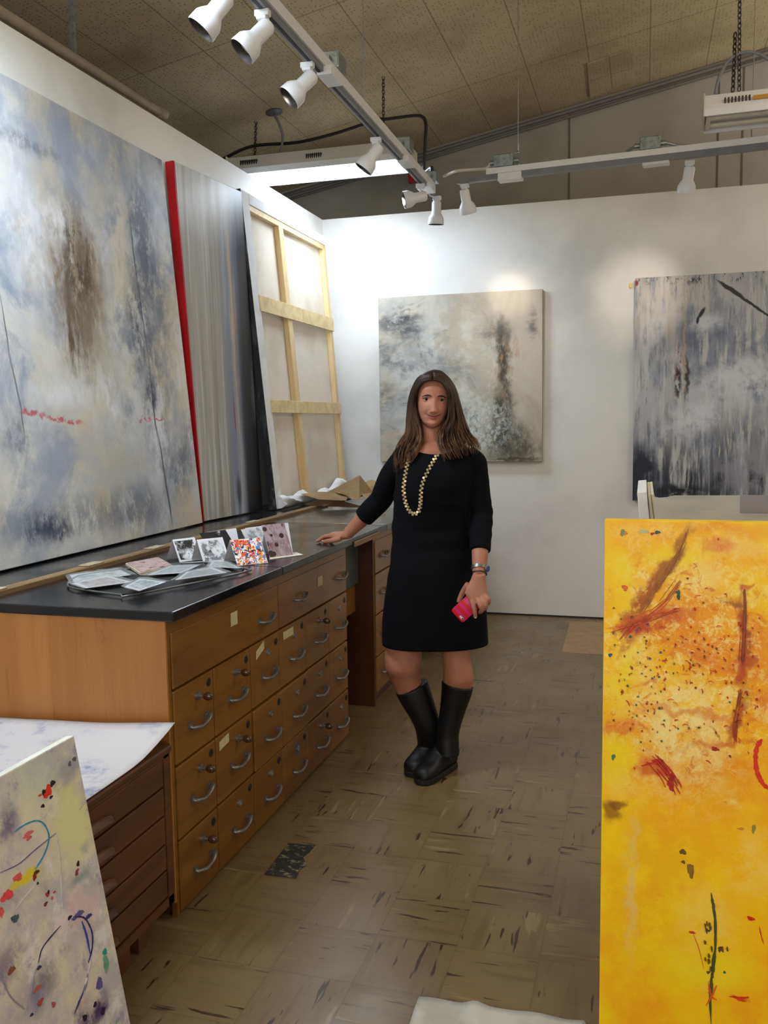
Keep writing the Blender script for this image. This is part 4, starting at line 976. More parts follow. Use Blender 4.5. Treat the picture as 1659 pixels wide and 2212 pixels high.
# dark green stem
DB.line([(1536, 1928), (1541, 1960), (1545, 1990), (1545, 2050), (1541, 2090), (1536, 2120), (1534, 2160), (1536, 2211)], 5, (78, 84, 40))
DB.line([(1545, 2050), (1541, 2080), (1540, 2105)], 9, (78, 84, 40)); DB.line([(1538, 2118), (1536, 2140), (1534, 2165)], 8, (84, 84, 40))
DB.line([(1525, 2172), (1538, 2150), (1548, 2128)], 4, (226, 96, 24)); DB.line([(1530, 2120), (1536, 2150), (1548, 2160)], 4, (226, 96, 24))
DB.line([(1646, 1596), (1636, 1612), (1632, 1635), (1635, 1665), (1646, 1690), (1662, 1706)], 9, (226, 44, 16))
DB.line([(1488, 2012), (1495, 2013), (1503, 2016)], 3, (214, 60, 20)); DB.line([(1498, 2018), (1510, 2050), (1520, 2092)], 1.6, (226, 110, 30))
DB.line([(1575, 2152), (1600, 2155), (1618, 2154)], 4, (214, 50, 20)); DB.line([(1640, 2000), (1644, 2020), (1650, 2040)], 2.4, (220, 60, 30))
rs = random.Random(9)
def dry(pts, spread, n, cols, w_=(.8, 2.2)):
    for k in range(n):
        i0 = rs.randrange(0, len(pts)-1); i1 = min(len(pts)-1, i0+rs.choice((1, 2))); ox, oy = rs.gauss(0, spread), rs.gauss(0, spread)
        q = [(x+ox+rs.gauss(0, 1), y+oy+rs.gauss(0, 1)) for x, y in pts[i0:i1+1]]
        DB.line(q, rs.uniform(*w_), rs.choice(cols))
br = ((170, 100, 30), (150, 84, 24), (186, 110, 30)); rd = ((206, 80, 30), (220, 96, 30), (190, 60, 30))
dry([(1485, 1150), (1476, 1175), (1462, 1205), (1440, 1240), (1412, 1280), (1385, 1320)], 4, 26, br)
dry([(1470, 1260), (1440, 1300), (1405, 1330), (1365, 1350), (1345, 1375)], 6, 18, rd+br)
dry([(1607, 1278), (1609, 1320), (1608, 1370), (1603, 1430)], 4, 18, ((150, 70, 24), (176, 60, 24), (130, 60, 24)))
dry([(1602, 1495), (1596, 1530), (1590, 1565), (1588, 1600)], 4, 14, ((150, 70, 24), (176, 60, 24)))
dry([(1320, 1360), (1370, 1345), (1430, 1325), (1470, 1312)], 5, 9, rd, (.8, 1.6))
for k in range(90):
    a_, b_, th_, L_ = rs.gauss(1500, 75), rs.gauss(1470, 75), rs.uniform(-.9, 1.3), rs.uniform(5, 16)
    if a_ < 1318 or a_ > 1650: continue
    DB.line([(a_, b_), (a_+L_*.5*math.cos(th_)+rs.gauss(0, 1.5), b_+L_*.5*math.sin(th_)), (a_+L_*math.cos(th_+.4), b_+L_*math.sin(th_+.4))], rs.uniform(.8, 2.4), rs.choice(((226, 100, 20), (232, 120, 16), (216, 84, 20), (250, 214, 110), (200, 60, 30), (244, 190, 60))))
dry([(1390, 1650), (1420, 1645), (1450, 1680), (1460, 1700)], 10, 14, ((206, 60, 30), (190, 40, 30)), (1, 2.6))
for k in range(95):
    a_ = rs.gauss(1405, 52); b_ = rs.gauss(1470, 80)
    if 1312 < a_ < 1650: DB.dab(a_, b_, rs.uniform(.8, 2.3), rs.uniform(.8, 2.6), rs.choice(((196, 40, 30), (180, 30, 30), (40, 90, 80), (60, 100, 140), (120, 60, 30), (206, 90, 30), (90, 110, 90))))
for k in range(60):
    a_ = rs.uniform(1480, 1655); b_ = rs.gauss(1420, 90)
    DB.dab(a_, b_, rs.uniform(.8, 2.4), rs.uniform(1., 3.), rs.choice(((200, 50, 30), (190, 40, 30), (150, 60, 30))))
for k in range(16): DB.dab(1530+rs.gauss(12, 10), rs.uniform(1950, 2110), rs.uniform(1.5, 3), rs.uniform(2, 5), rs.choice(((120, 84, 40), (100, 80, 40))))
A.bump(A.noise(70, detail=6, rough=.7), .25, .003)
t = cv.thing('yellow_painting', 'tall bright yellow and orange abstract canvas standing in the right foreground')
front(cv, [A.done(), plain('canvas_side_yellow', S(236, 196, 40), .6, var=.1)], t); backbars(cv, t); DB.finish(t)

# ---- things stacked behind the yellow canvas
zt = at(1388, 1066, Y=2.7)
def leanboard(px0, py0, px1, py1, Yf, depth, th, mat, name, label, cat, x_bottom):
    """board seen edge on: runs away from the viewer (along y), leaning sideways"""
    a = at(px0, py0, Y=Yf); xb = x_bottom
    d = Vector((a.x-xb, 0, a.z-.002)); n = Vector((d.z, 0, -d.x)).normalized()*th
    b = Vector((xb, Yf, .002))
    mb = MB().add([b, b+n, a+n, a]+[q+Vector((0, depth, 0)) for q in (b, b+n, a+n, a)], [(0, 1, 2, 3), (4, 7, 6, 5), (0, 4, 5, 1), (1, 5, 6, 2), (2, 6, 7, 3), (3, 7, 4, 0)])
    return tag(obj(name, mb, mat, bevel=.002), label, cat)
YS = 2.55
x_ = at(1376, 1066, Y=YS).x
leanboard(1376, 1064, 0, 0, YS, .5, .026, m_plasterboard, 'white_canvas', 'white canvas seen edge-on, leftmost of the boards behind the yellow canvas', 'canvas', at(1480, 1500, Y=YS).x)
m_cream = plain('cream_board', S(214, 206, 182), .7)
leanboard(1399, 1068, 0, 0, YS+.02, .5, .008, m_cream, 'board', 'left one of two thin cream boards standing behind the yellow canvas', 'board', at(1524, 1500, Y=YS).x)
leanboard(1406, 1067, 0, 0, YS+.03, .5, .008, m_cream, 'board', 'right one of two thin cream boards standing behind the yellow canvas', 'board', at(1548, 1500, Y=YS).x)
g0 = at(1414, 1076, Y=2.40)
mb = MB(); top_px = [(1414, 1074), (1424, 1076), (1440, 1075), (1458, 1071), (1480, 1071), (1560, 1071), (1601, 1071), (1740, 1072)]
tp = [at(x, y, Y=2.40) for x, y in top_px]
poly = [Vector((q.x, 2.40, q.z)) for q in tp]
poly = [Vector((poly[0].x+.04, 2.40, .003))]+poly+[Vector((poly[-1].x, 2.40, .003))]
A = PM('grey_wash_paper', S(168, 170, 164), .6)
A.lay(S(140, 148, 146), A.mul(A.rng(A.noise(5, (.35, 1, 1.6), 6, .65), .42, .6), .9))
A.lay(S(206, 204, 192), A.mul(A.rng(A.noise(4, (.3, 1, 1.4), 4, off=4), .5, .62), .6))
tag(obj('grey_painting', MB().prism(poly, (0, .012, 0)), A.done()), 'pale grey washed painting standing just behind the yellow canvas', 'painting')
q0, q1 = at(1603, 1071, Y=2.36), at(1606, 1105, Y=2.36)
A = PM('mauve_wash', S(140, 138, 146), .6); A.lay(S(118, 118, 130), A.rng(A.noise(6, (.4, 1, 1.5), 5), .42, .6))
tag(obj('mauve_sheet', MB().box((q0.x, 2.392, q1.z-.006), (q0.x+.34, 2.399, q0.z-.001)), A.done()), 'mauve-grey painted sheet at the right edge, fixed over the pale grey painting', 'painting')

# ---- 7. pale canvas in the left foreground
a = at(160, 1588, X=-1.222); 
cv = Canvas((-1.095, .55, .003), (-1.095, a.y, .003), (-1.222, .55, a.z), .022)
DB = Dabs(cv, 8)
A = Art(cv, 'pastel_abstract', S(226, 220, 192), .5)
W1 = A.warp(7, .14, 5); W2 = A.warp(26, .05, 6, off=3); W3 = A.warp(70, .012, 4, off=3)
A.lay(S(214, 204, 192), A.rng(A.noise(4.5, detail=7, rough=.7), .42, .58))
A.lay(S(186, 182, 196), A.mul(A.rng(A.noise(6, detail=8, rough=.75, off=5), .44, .58), .85))
A.lay(S(236, 234, 236), A.mul(A.rng(A.noise(9, detail=8, rough=.75, off=25), .54, .66), .7))
A.lay(S(228, 226, 150), A.mul(A.rng(A.noise(5, detail=6, off=9), .42, .58), A.mul(A.E(150, 1750, 40, 120, .8, vec=W1), .8)))
A.lay(S(190, 208, 190), A.mul(A.rng(A.noise(6, detail=6, off=13), .42, .58), A.mul(A.E(70, 1690, 60, 50, .8, vec=W1), .6)))
A.lay(S(234, 192, 186), A.mul(A.rng(A.noise(6, detail=6, off=16), .4, .58), A.mul(A.E(160, 1960, 50, 60, .8, vec=W1), .7)))
A.lay(S(150, 146, 178), A.mul(A.rng(A.noise(16, detail=8, rough=.8, off=46), .56, .66), .7))
for (x, y, rx, ry, c, k) in ((15, 1780, 26, 36, (104, 92, 134), .85), (30, 1940, 40, 26, (150, 140, 170), .5), (20, 2080, 36, 40, (110, 80, 130), .7), (200, 2190, 34, 26, (70, 36, 110), .95), (215, 2180, 18, 20, (56, 28, 84), .9), (100, 2110, 22, 36, (80, 76, 96), .7), (60, 2150, 50, 40, (140, 130, 160), .5), (140, 2045, 8, 18, (110, 96, 130), .7), (130, 1700, 14, 16, (150, 110, 160), .6),
                           (82, 2160, 14, 40, (100, 110, 160), .6), (150, 1660, 30, 26, (130, 136, 160), .6), (170, 1900, 20, 16, (110, 140, 150), .7), (185, 1830, 12, 12, (130, 150, 170), .6), (95, 1905, 14, 30, (140, 150, 130), .5), (180, 2165, 20, 9, (190, 150, 150), .6), (250, 2205, 14, 12, (30, 110, 140), .9)):
    A.lay(S(*c), A.mul(A.mul(A.rng(A.noise(18, detail=7, rough=.75, off=x*.3), .32, .56), A.E(x, y, rx, ry, .8, vec=W2)), k))
A.lay(S(226, 206, 20), A.mul(A.G(20, 1925, 85, 1878, 13, .5, vec=W2), .95)); A.lay(S(226, 208, 20), A.mul(A.E(70, 1880, 14, 14, .5, vec=W2), .9))
for (x, y, rx, ry, c) in ((15, 1935, 15, 14, (226, 70, 80)), (38, 1895, 11, 10, (224, 90, 90)), (60, 1802, 12, 7, (214, 110, 110)), (62, 1810, 6, 6, (210, 96, 100)), (3, 1970, 5, 14, (226, 90, 90)), (104, 1708, 10, 13, (224, 50, 30)), (100, 1716, 9, 8, (224, 50, 30)), (86, 1718, 4, 3, (224, 50, 30)), (113, 1692, 6, 8, (30, 18, 24)), (94, 1711, 4, 7, (30, 18, 24)), (110, 1722, 4, 4, (40, 24, 30)), (92, 1741, 4, 5, (40, 30, 40)),
                       (78, 1885, 7, 6, (90, 50, 40)), (74, 1895, 4, 9, (130, 40, 40)), (81, 1908, 2, 4, (40, 30, 60)), (102, 1932, 5, 6, (170, 60, 50)), (104, 1927, 3, 4, (50, 30, 40)), (117, 1927, 3, 3, (190, 60, 60)), (98, 1953, 5, 5, (120, 60, 40)), (112, 1940, 3, 4, (200, 110, 100)), (168, 1866, 4, 6, (60, 30, 40)), (167, 1880, 3, 4, (200, 60, 70)), (165, 1886, 4, 6, (150, 60, 80)),
                       (32, 1984, 10, 9, (70, 90, 110)), (226, 2056, 5, 9, (40, 160, 150)), (228, 2080, 6, 26, (110, 170, 150)), (183, 2198, 6, 8, (30, 12, 50)), (205, 2170, 5, 6, (30, 12, 50)), (222, 2185, 6, 8, (40, 16, 70)), (80, 2135, 9, 7, (190, 90, 90)), (86, 2165, 8, 8, (170, 70, 70)), (115, 2170, 5, 7, (180, 80, 90)), (24, 2096, 9, 9, (150, 80, 60)), (84, 2090, 5, 5, (60, 56, 90)), (68, 2192, 4, 4, (60, 50, 100)),
                       (214, 2125, 9, 14, (90, 86, 160)), (168, 1976, 14, 8, (100, 100, 160)), (190, 1980, 8, 6, (60, 60, 130)), (150, 1982, 5, 5, (30, 24, 60)), (150, 1650, 4, 6, (90, 90, 110)), (160, 1640, 4, 6, (90, 90, 110))):
    DB.dab(x, y, rx*.9, ry*.9, c)
def path(pts, wpx, c, k=.9):
    DB.line(pts, wpx*1.3, c)
path([(30, 1797), (52, 1782), (76, 1773), (92, 1778), (102, 1794), (105, 1812), (98, 1838), (88, 1858), (75, 1878)], 2.6, (40, 150, 180))
path([(130, 2000), (108, 2025), (90, 2050), (82, 2080)], 2.2, (50, 50, 80)); path([(82, 2080), (72, 2110), (66, 2150)], 1.8, (160, 160, 180))
path([(158, 1980), (180, 1982), (192, 1998), (199, 2020), (198, 2050), (190, 2080)], 2.8, (36, 36, 90)); path([(176, 1990), (186, 2020), (194, 2060)], 4, (60, 70, 160), .8)
path([(192, 2090), (184, 2130), (172, 2160), (160, 2190)], 4, (60, 56, 120)); path([(198, 2060), (188, 2110), (178, 2150)], 2, (220, 220, 225), .7)
path([(0, 1885), (40, 1866), (76, 1835), (120, 1800)], 2, (110, 112, 140), .7); path([(0, 2100), (20, 2150), (52, 2180)], 2, (150, 150, 170), .7)
path([(120, 1800), (128, 1850), (134, 1960)], 2.4, (206, 206, 206), .5); path([(30, 1968), (60, 1930), (74, 1915)], 1.8, (206, 206, 206), .6)
A.bump(A.noise(80, detail=6, rough=.7), .2, .003)
t = cv.thing('pastel_painting', 'pale canvas with yellow, red and purple splashes, leaning on the dresser at lower left')
front(cv, [A.done(), plain('canvas_side_bright', S(232, 234, 224), .7)], t); backbars(cv, t); DB.finish(t)
# ------------------------------------------------------------------ greeting cards, prints, brown paper
def ridge(px, py, m):
    return at(px, py, Y=m.y)
def cardmat(name, base, kind):
    A = PM(name, base, .5)
    if kind == 'dark':
        A.lay(S(28, 32, 34), A.mul(A.rng(A.noise(40, detail=6, rough=.7), .32, .5), A.rng(A.noise(14, detail=4, off=2), .36, .5)))
        A.lay(S(120, 124, 126), A.rng(A.noise(60, detail=5, off=8), .56, .66))
    elif kind == 'rocks':
        A.lay(S(120, 124, 132), A.rng(A.noise(34, detail=7, rough=.75), .46, .56)); A.lay(S(50, 52, 56), A.rng(A.noise(44, detail=6, off=6, rough=.75), .56, .64))
    elif kind == 'multi':
        for k, c in enumerate(((216, 70, 30), (40, 60, 130), (232, 160, 40), (190, 40, 60), (70, 130, 190), (30, 36, 70), (230, 90, 40))):
            A.lay(S(*c), A.rng(A.noise(62, (1, 1, .8), 3, .5, off=k*3.1, dist=.8), .585, .60))
    elif kind == 'spots':
        A.lay(S(150, 120, 124), A.rng(A.noise(50, (1, 1, .3), 6, .7), .45, .6)); A.lay(S(70, 44, 44), A.rng(A.noise(20, (1, 1, .5), 5, off=3), .58, .64))
    elif kind == 'black': A.lay(S(20, 20, 24), A.rng(A.noise(16, detail=5), .28, .34))
    elif kind == 'grey': A.lay(S(140, 148, 156), A.rng(A.noise(30, (.5, 1, 1), 6, .7), .42, .6))
    return A
m_card = plain('white_card', S(222, 222, 230), .6)
def tent(label, F0, F1, B0, TL, kind, base=(214, 216, 222), frame=.09, spots=()):
    z = CT+.0015
    F0, F1, B0 = at(*F0, Z=z), at(*F1, Z=z), at(*B0, Z=z); d = F1-F0; B1 = B0+d
    m = (F0+B0)/2; T0 = at(*TL, Y=m.y); T0.x, T0.y = m.x, m.y; T1 = T0+d
    t = thing('greeting_card', label, 'card', (F0+B1)/2, 'folded art cards on the black countertop')
    nf = (F1-F0).cross(T0-F0).normalized()*.0012
    obj('front_panel', MB().prism([F0, F1, T1, T0], nf), m_card, t)
    obj('back_panel', MB().prism([B0, B1, T1, T0], nf*-.8), m_card, t)
    X = (F1-F0).normalized(); Zv = (T0-F0); h = Zv.length; Zn = (Zv-X*Zv.dot(X)).normalized(); L = (F1-F0).length; n = nf.normalized()
    if n.dot(CAM-F0) < 0: n = -n
    f = frame*min(L, h)
    P = [F0+X*f+Zn*f, F1-X*f+Zn*f, F1-X*f+Zn*(h-f), F0+X*f+Zn*(h-f)]
    A = cardmat('card_print_'+kind, S(*base), kind)
    o = obj('printed_picture', MB().prism([q+n*.0014 for q in P], n*.0004), A.done(), t)
    sp = MB()
    for (u, v, r) in spots: sp.disc(F0+X*L*u+Zn*h*v+n*.0022, n, r, .0005, 14)
    if spots: obj('dark_blot', sp, plain('blot_brown', S(64, 40, 40), .6), t)
    return t
tent('greeting card with a black print and white frame, half hidden behind the front row', (455, 1203), (520, 1192), (440, 1190), (446, 1150), 'black')
tent('greeting card with a pale grey print, behind the colourful one', (538, 1192), (590, 1184), (524, 1182), (534, 1141), 'grey')
tent('greeting card with a dark smudged print, leftmost of the front row', (388, 1215), (436, 1208.5), (360, 1208), (370, 1166), 'dark')
tent('greeting card with a grey rocky print, between the dark one and the colourful one', (440, 1218), (496, 1211.5), (413, 1211), (425.6, 1166), 'rocks')
tent('greeting card covered in red, blue and orange dabs', (513, 1223), (579, 1216), (483, 1213), (494.6, 1167), 'multi', (236, 232, 228), frame=0.01)
t = tent('tallest greeting card with dark brown blots on a mauve ground', (582, 1205), (633, 1199), (565, 1196), (572, 1134), 'spots', (176, 160, 172), frame=.01, spots=((.72, .62, .011), (.42, .36, .009), (.1, .86, .010), (.3, .66, .006), (.1, .12, .012), (.22, .10, .010)))
q = [at(x, y, Z=CT+.001) for x, y in ((582, 1209), (655, 1199), (640, 1193), (584, 1200))]
obj('base_flap', MB().prism(q, (0, 0, .0015)), plain('cream_card', S(226, 222, 204), .6), t)
# tray and clear sleeves of prints
def poly(pts, z, th): return MB().prism([at(x, y, Z=z) for x, y in pts], (0, 0, th))
outer = [(146, 1263), (160, 1271), (262, 1285), (285, 1285), (520, 1238), (528, 1228), (440, 1214), (300, 1226), (170, 1244)]
t = thing('tray', 'dark shallow tray under the clear sleeves of prints', 'tray', at(300, 1260, Z=CT+.001))
obj('tray_base', poly(outer, CT+.001, .003), m_black, t)
rim = [at(x, y, Z=CT+.008) for x, y in outer]; rim.append(rim[0])
obj('rim', MB().tube(bez(rim, 2), .0035, 8), plain('pewter_rim', S(120, 124, 126), .3, metal=.6), t, smooth=1)
p = PM('clear_sleeve', S(200, 205, 204), .12); p.b.inputs['Alpha'].default_value = .26; m_clear = p.done()
def sleeve(label, pts, z, prn, kind, base, tilt=0.0, lift=()):
    t = thing('print_sleeve', label, 'art print', at(*pts[0], Z=z), 'clear sleeves of prints on the tray')
    P = [at(x, y, Z=z+(lift[i] if lift else 0)) for i, (x, y) in enumerate(pts)]
    c = sum(P, Vector())/4; mb = MB()
    n_ = 8; vsx = []
    for j in range(n_+1):
        for i in range(n_+1):
            u, v = i/n_, j/n_; q = P[0].lerp(P[1], u).lerp(P[3].lerp(P[2], u), v)
            vsx.append(q+Vector((0, 0, .004+.006*abs(mnoise.noise(q*14)))))
    mb.add(vsx, [(j*(n_+1)+i, j*(n_+1)+i+1, (j+1)*(n_+1)+i+1, (j+1)*(n_+1)+i) for j in range(n_) for i in range(n_)])
    o = obj('plastic_sleeve', mb, m_clear, t, smooth=1); o.modifiers.new('t', 'SOLIDIFY').thickness = .0006
    a, b = prn
    I = [c+(q-c)*.84 for q in P]
    obj('card_border', MB().prism([q+Vector((0, 0, .0005)) for q in I], (0, 0, .0015)), m_card, t)
    I = [c+(q-c)*.66 for q in P]
    A = cardmat('print_'+kind, S(*base), kind)
    obj('print', MB().prism([q+Vector((0, 0, .0022)) for q in I], (0, 0, .0005)), A.done(), t)
    return t
zt_ = CT+.006
sleeve('clear sleeve with a white card at the left end of the tray', [(139, 1243), (262, 1227), (296, 1243), (150, 1262)], zt_, (1, 1), 'grey', (216, 220, 216))
sleeve('clear sleeve with a faint reddish print at the front left of the tray', [(144, 1262), (236, 1243), (300, 1258), (180, 1274)], zt_+.009, (1, 1), 'spots', (190, 176, 176))
sleeve('clear sleeve with a pale cloudy print at the front of the tray', [(261, 1270), (301, 1249), (368, 1257), (300, 1280)], zt_+.019, (1, 1), 'rocks', (190, 198, 204))
sleeve('long clear sleeve with a blurred grey print at the back of the tray', [(305, 1246), (367, 1222), (441, 1220), (394, 1240)], zt_+.006, (1, 1), 'grey', (170, 178, 186))
sleeve('clear sleeve with a dark grey rectangular print in the middle of the tray', [(368, 1257), (398, 1236), (462, 1224), (500, 1238)], zt_+.017, (1, 1), 'grey', (120, 122, 124))
sleeve('empty looking clear sleeve at the right end of the tray', [(445, 1226), (455, 1211), (492, 1214), (526, 1230)], zt_+.008, (1, 1), 'rocks', (170, 178, 176))
q = [at(x, y, Z=CT+.016) for x, y in ((271, 1216), (342, 1203), (374, 1221), (303, 1237))]
t = thing('mounted_print', 'pinkish mounted print with brown blots lying on the far side of the tray', 'art print', q[0]-Vector((0, 0, .012)))
obj('mount', MB().prism([v-Vector((0, 0, .010)) for v in q], (0, 0, .009)), m_cream, t)
c = sum(q, Vector())/4; A = cardmat('p', S(184, 158, 150), 'spots')
obj('print', MB().prism([c+(v-c)*.95 for v in q], (0, 0, .001)), A.done(), t)
for k, (x, y) in enumerate(((126, 1289.5), (176, 1291), (249, 1292), (253, 1291), (27, 1285))):
    a = at(x, y+24 if k < 4 else y, Z=CT)
q = at(700, 1170, Z=CT)
# brown kraft paper heap at the end of the rail
def Q(px, py, Y=None, Z=None): return at(px, py, Y=Y) if Y else at(px, py, Z=Z)
p = PM('kraft_paper', S(150, 120, 78), .75); p.lay(S(128, 100, 62), p.rng(p.noise(6, detail=5), .42, .65)); p.bump(p.noise(20, detail=4), .15, .004)
m_kraft = p.done()
t = thing('brown_paper', 'crumpled folded brown wrapping paper at the far end of the wood rail', 'wrapping paper', Q(720, 1085, Z=CT))
yb0 = at(700, 1090, Z=CT).y
def sheetpoly(name, pts, faces, parent):
    o = obj(name, MB().add(pts, faces), m_kraft, parent); s_ = o.modifiers.new('t', 'SOLIDIFY'); s_.thickness = .0015; return o
g = lambda x, y, Y: at(x, y, Y=Y-.22)
sheetpoly('low_fold', [g(650, 1067, 5.45), g(684, 1062, 5.6), g(735, 1063, 5.62), g(751, 1072, 5.5), g(748, 1081, 5.3), g(690, 1079, 5.35)], [(0, 1, 5), (1, 2, 3, 4), (1, 4, 5)], t)
sheetpoly('under_fold', [at(652, 1090, Z=CT+.004), g(690, 1081, 5.4), g(730, 1080, 5.36), at(795, 1097, Z=CT+.004), at(700, 1094, Z=CT+.012), g(742, 1075, 5.6)], [(0, 4, 1), (4, 3, 2), (1, 4, 2), (1, 2, 5)], t)
sheetpoly('peak_fold', [g(777, 1026, 5.62), g(709, 1062, 5.72), g(735, 1066, 5.5), g(776, 1077, 5.42), g(781, 1068, 5.5), g(806, 1063, 5.7), g(760, 1079, 5.36), g(795, 1080, 5.4), g(736, 1061, 5.45), g(750, 1064, 5.42)],
          [(0, 1, 2, 3), (0, 3, 4), (0, 4, 5), (8, 9, 3, 6), (6, 3, 7), (4, 7, 5)], t)
sheetpoly('rear_fold', [g(786, 1042, 5.9), g(804, 1036, 5.95), g(835, 1050, 5.9), g(830, 1070, 5.75), g(796, 1064, 5.75)], [(0, 1, 4), (1, 2, 3, 4)], t)
# ------------------------------------------------------------------ the standing woman
YW = 3.50
RX = Vector((cy, sy, 0)); FY = Vector((-sy, cy, 0)); UZ = Vector((0, 0, 1))
def W(px, py, dy=0.): return at(px, py, Y=YW+dy)
def pxm(p): return 1.0/(FPX/((p-CAM).dot(FWD)))      # metres per pixel there
m_skin = PM('skin', S(176, 120, 96), .5, spec=.3)
m_skin.lay(S(160, 98, 78), m_skin.mul(m_skin.rng(m_skin.noise(9, detail=3), .45, .7), .6))
m_skin.b.inputs['Subsurface Weight'].default_value = .08; m_skin.b.inputs['Subsurface Radius'].default_value = (.012, .005, .003)
m_skin = m_skin.done()
woman = thing('person', 'woman in a black dress and black boots, one hand on the counter', 'person', (-.83, 3.5, 0))
def ring(c, a, b, n=28, ax=RX, bx=FY, pw=2.0):
    out = []
    for i in range(n):
        t = 2*PI*i/n; ct, st = math.cos(t), math.sin(t)
        out.append(Vector(c)+ax*a*math.copysign(abs(ct)**(2/pw), ct)+bx*b*math.copysign(abs(st)**(2/pw), st))
    return out
def span_rings(tab, n=36, pw=2.3, wob=None):
    """tab rows: (py, left px, right px, half depth, dy)"""
    R_ = []
    for row in tab:
        py, l, r, hd, dy = row[:5]; tl = row[5] if len(row) > 5 else 0
        a, b = W(l, py, dy), W(r, py, dy); c = (a+b)/2
        q = ring(c, (b-a).length/2, hd, n, pw=pw)
        R_.append([p_+UZ*tl*(p_-c).dot(RX) for p_ in q])
    return R_
def dens(tab, k=4):
    """smooth subdivision of a numeric table"""
    out = []; P = [tuple(2*a-b for a, b in zip(tab[0], tab[1]))]+list(tab)+[tuple(2*a-b for a, b in zip(tab[-1], tab[-2]))]
    for j in range(1, len(P)-2):
        for i in range(k):
            t = i/k; out.append(tuple(.5*(2*b+(c-a)*t+(2*a-5*b+4*c-d)*t*t+(3*b-a-3*c+d)*t**3) for a, b, c, d in zip(P[j-1], P[j], P[j+1], P[j+2])))
    out.append(tuple(tab[-1])); return out
# --- head, in its own frame: x image right, y toward viewer, z up from the chin
WT = [(0, .004), (.006, .022), (.02, .038), (.04, .050), (.065, .059), (.09, .0640), (.12, .0665), (.15, .067), (.18, .062), (.205, .047), (.22, .026), (.226, .004)]
FT = [(0, .062), (.006, .074), (.02, .082), (.04, .082), (.065, .084), (.09, .085), (.12, .085), (.15, .084), (.18, .072), (.205, .050), (.22, .026), (.226, .004)]
BT = [(0, .0), (.01, .01), (.03, .03), (.06, .065), (.09, .088), (.12, .098), (.15, .1), (.18, .092), (.205, .066), (.22, .035), (.226, .004)]
def g2(x, z, cx, cz, sx_, sz_): return math.exp(-((x-cx)/sx_)**2-((z-cz)/sz_)**2)
def seggauss(x, z, x0, z0, x1, z1, w_):
    dx, dz = x1-x0, z1-z0; t = max(0, min(1, ((x-x0)*dx+(z-z0)*dz)/(dx*dx+dz*dz)))
    return math.exp(-((x-x0-t*dx)**2+(z-z0-t*dz)**2)/w_**2)
def fdisp(x, z):
    d = 0; ax_ = abs(x)
    rz = (z-.064)/(.122-.064)
    if -.25 < rz < 1.15:
        q = max(0, min(1, rz)); w_ = .0088+.0042*(1-q); amp = .0028+.0100*(1-q)
        fade = max(0, min(1, (rz+.25)/.25))*max(0, min(1, (1.15-rz)/.35)); d += amp*math.exp(-(x/w_)**2)*fade
        d += .004*math.exp(-(x/.016)**2)*fade*(1-q)
    d += .0045*g2(x, z, 0, .069, .0085, .0075)+.0060*(g2(ax_, z, .0125, .066, .0055, .0055))
    d -= .0085*g2(ax_, z, .0300, .1125, .0185, .0120)
    d += .0030*g2(ax_, z, .028, .128, .022, .007)
    d += .0075*g2(ax_, z, .037, .076, .024, .020)
    d -= .0032*seggauss(ax_, z, .0185, .070, .0330, .048, .0042)
    d += .0035*g2(x, z, 0, .047, .026, .012)-.0038*g2(x, z, 0, .031, .022, .006)
    d += .0055*g2(x, z, 0, .014, .020, .013)
    return d
HC = W(934, 925, -.075)
roll_ = math.radians(4.0); yaw_h = math.radians(-2)
hx = (RX*math.cos(roll_)-UZ*math.sin(roll_)).normalized(); hz = (UZ*math.cos(roll_)+RX*math.sin(roll_)).normalized()
hy = -FY
HS = .985
HO = HC-hy*.070
def H(x, y, z): return HO+(hx*x+hy*y+hz*z)*HS
def fsurf(x, z):
    w_ = interp(WT, z); f = interp(FT, z)
    k = max(0., 1-(abs(x)/w_)**2.3)**(1/2.3)
    return f*k+fdisp(x, z)*min(1, k*2)
def head_mesh(mb):
    R_ = []; n = 96; N = 76
    for k in range(N+1):
        z = .226*k/N; w_, f, b = interp(WT, z), interp(FT, z), interp(BT, z); r = []
        for i in range(n):
            t = 2*PI*i/n; x = w_*math.copysign(abs(math.cos(t))**(2/2.3), math.cos(t)); s_ = math.sin(t)
            if s_ >= 0: y = fsurf(x, z) if abs(x) < w_*.9999 else 0
            else: y = -b*abs(s_)**(2/2.1)
            r.append(H(x, y, z))
        R_.append(r)
    mb.loft(R_)
def limb(mb, pts, n=16, sub=5):
    """pts: (Vector, radius)"""
    P = bez([q[0] for q in pts], sub); rr = []
    tab = [(q[1], 0) for q in pts]
    rr = [q[0] for q in dens(tab, sub)]
    mb.tube(P, rr, n)
body = MB(); head_mesh(body)
# ears
for sg in (-1, 1): body.sph(H(sg*.067, -.005, .10), (.008, .016, .028), 10, 8)
# neck and chest
limb(body, [(W(935, 905, .02), .048), (W(934, 930, .01), .047), (W(933, 952, .01), .050), (W(932, 975, .02), .058)], 20)
R_ = span_rings([(955, 905, 962, .045, 0.0), (962, 893, 975, .062, 0.0), (972, 880, 995, .082, 0.005), (990, 872, 1010, .095, .01), (1040, 870, 1010, .09, .02), (1200, 870, 1005, .08, .02), (1300, 858, 1020, .08, .02), (1390, 850, 1030, .08, .02)])
body.loft(R_)
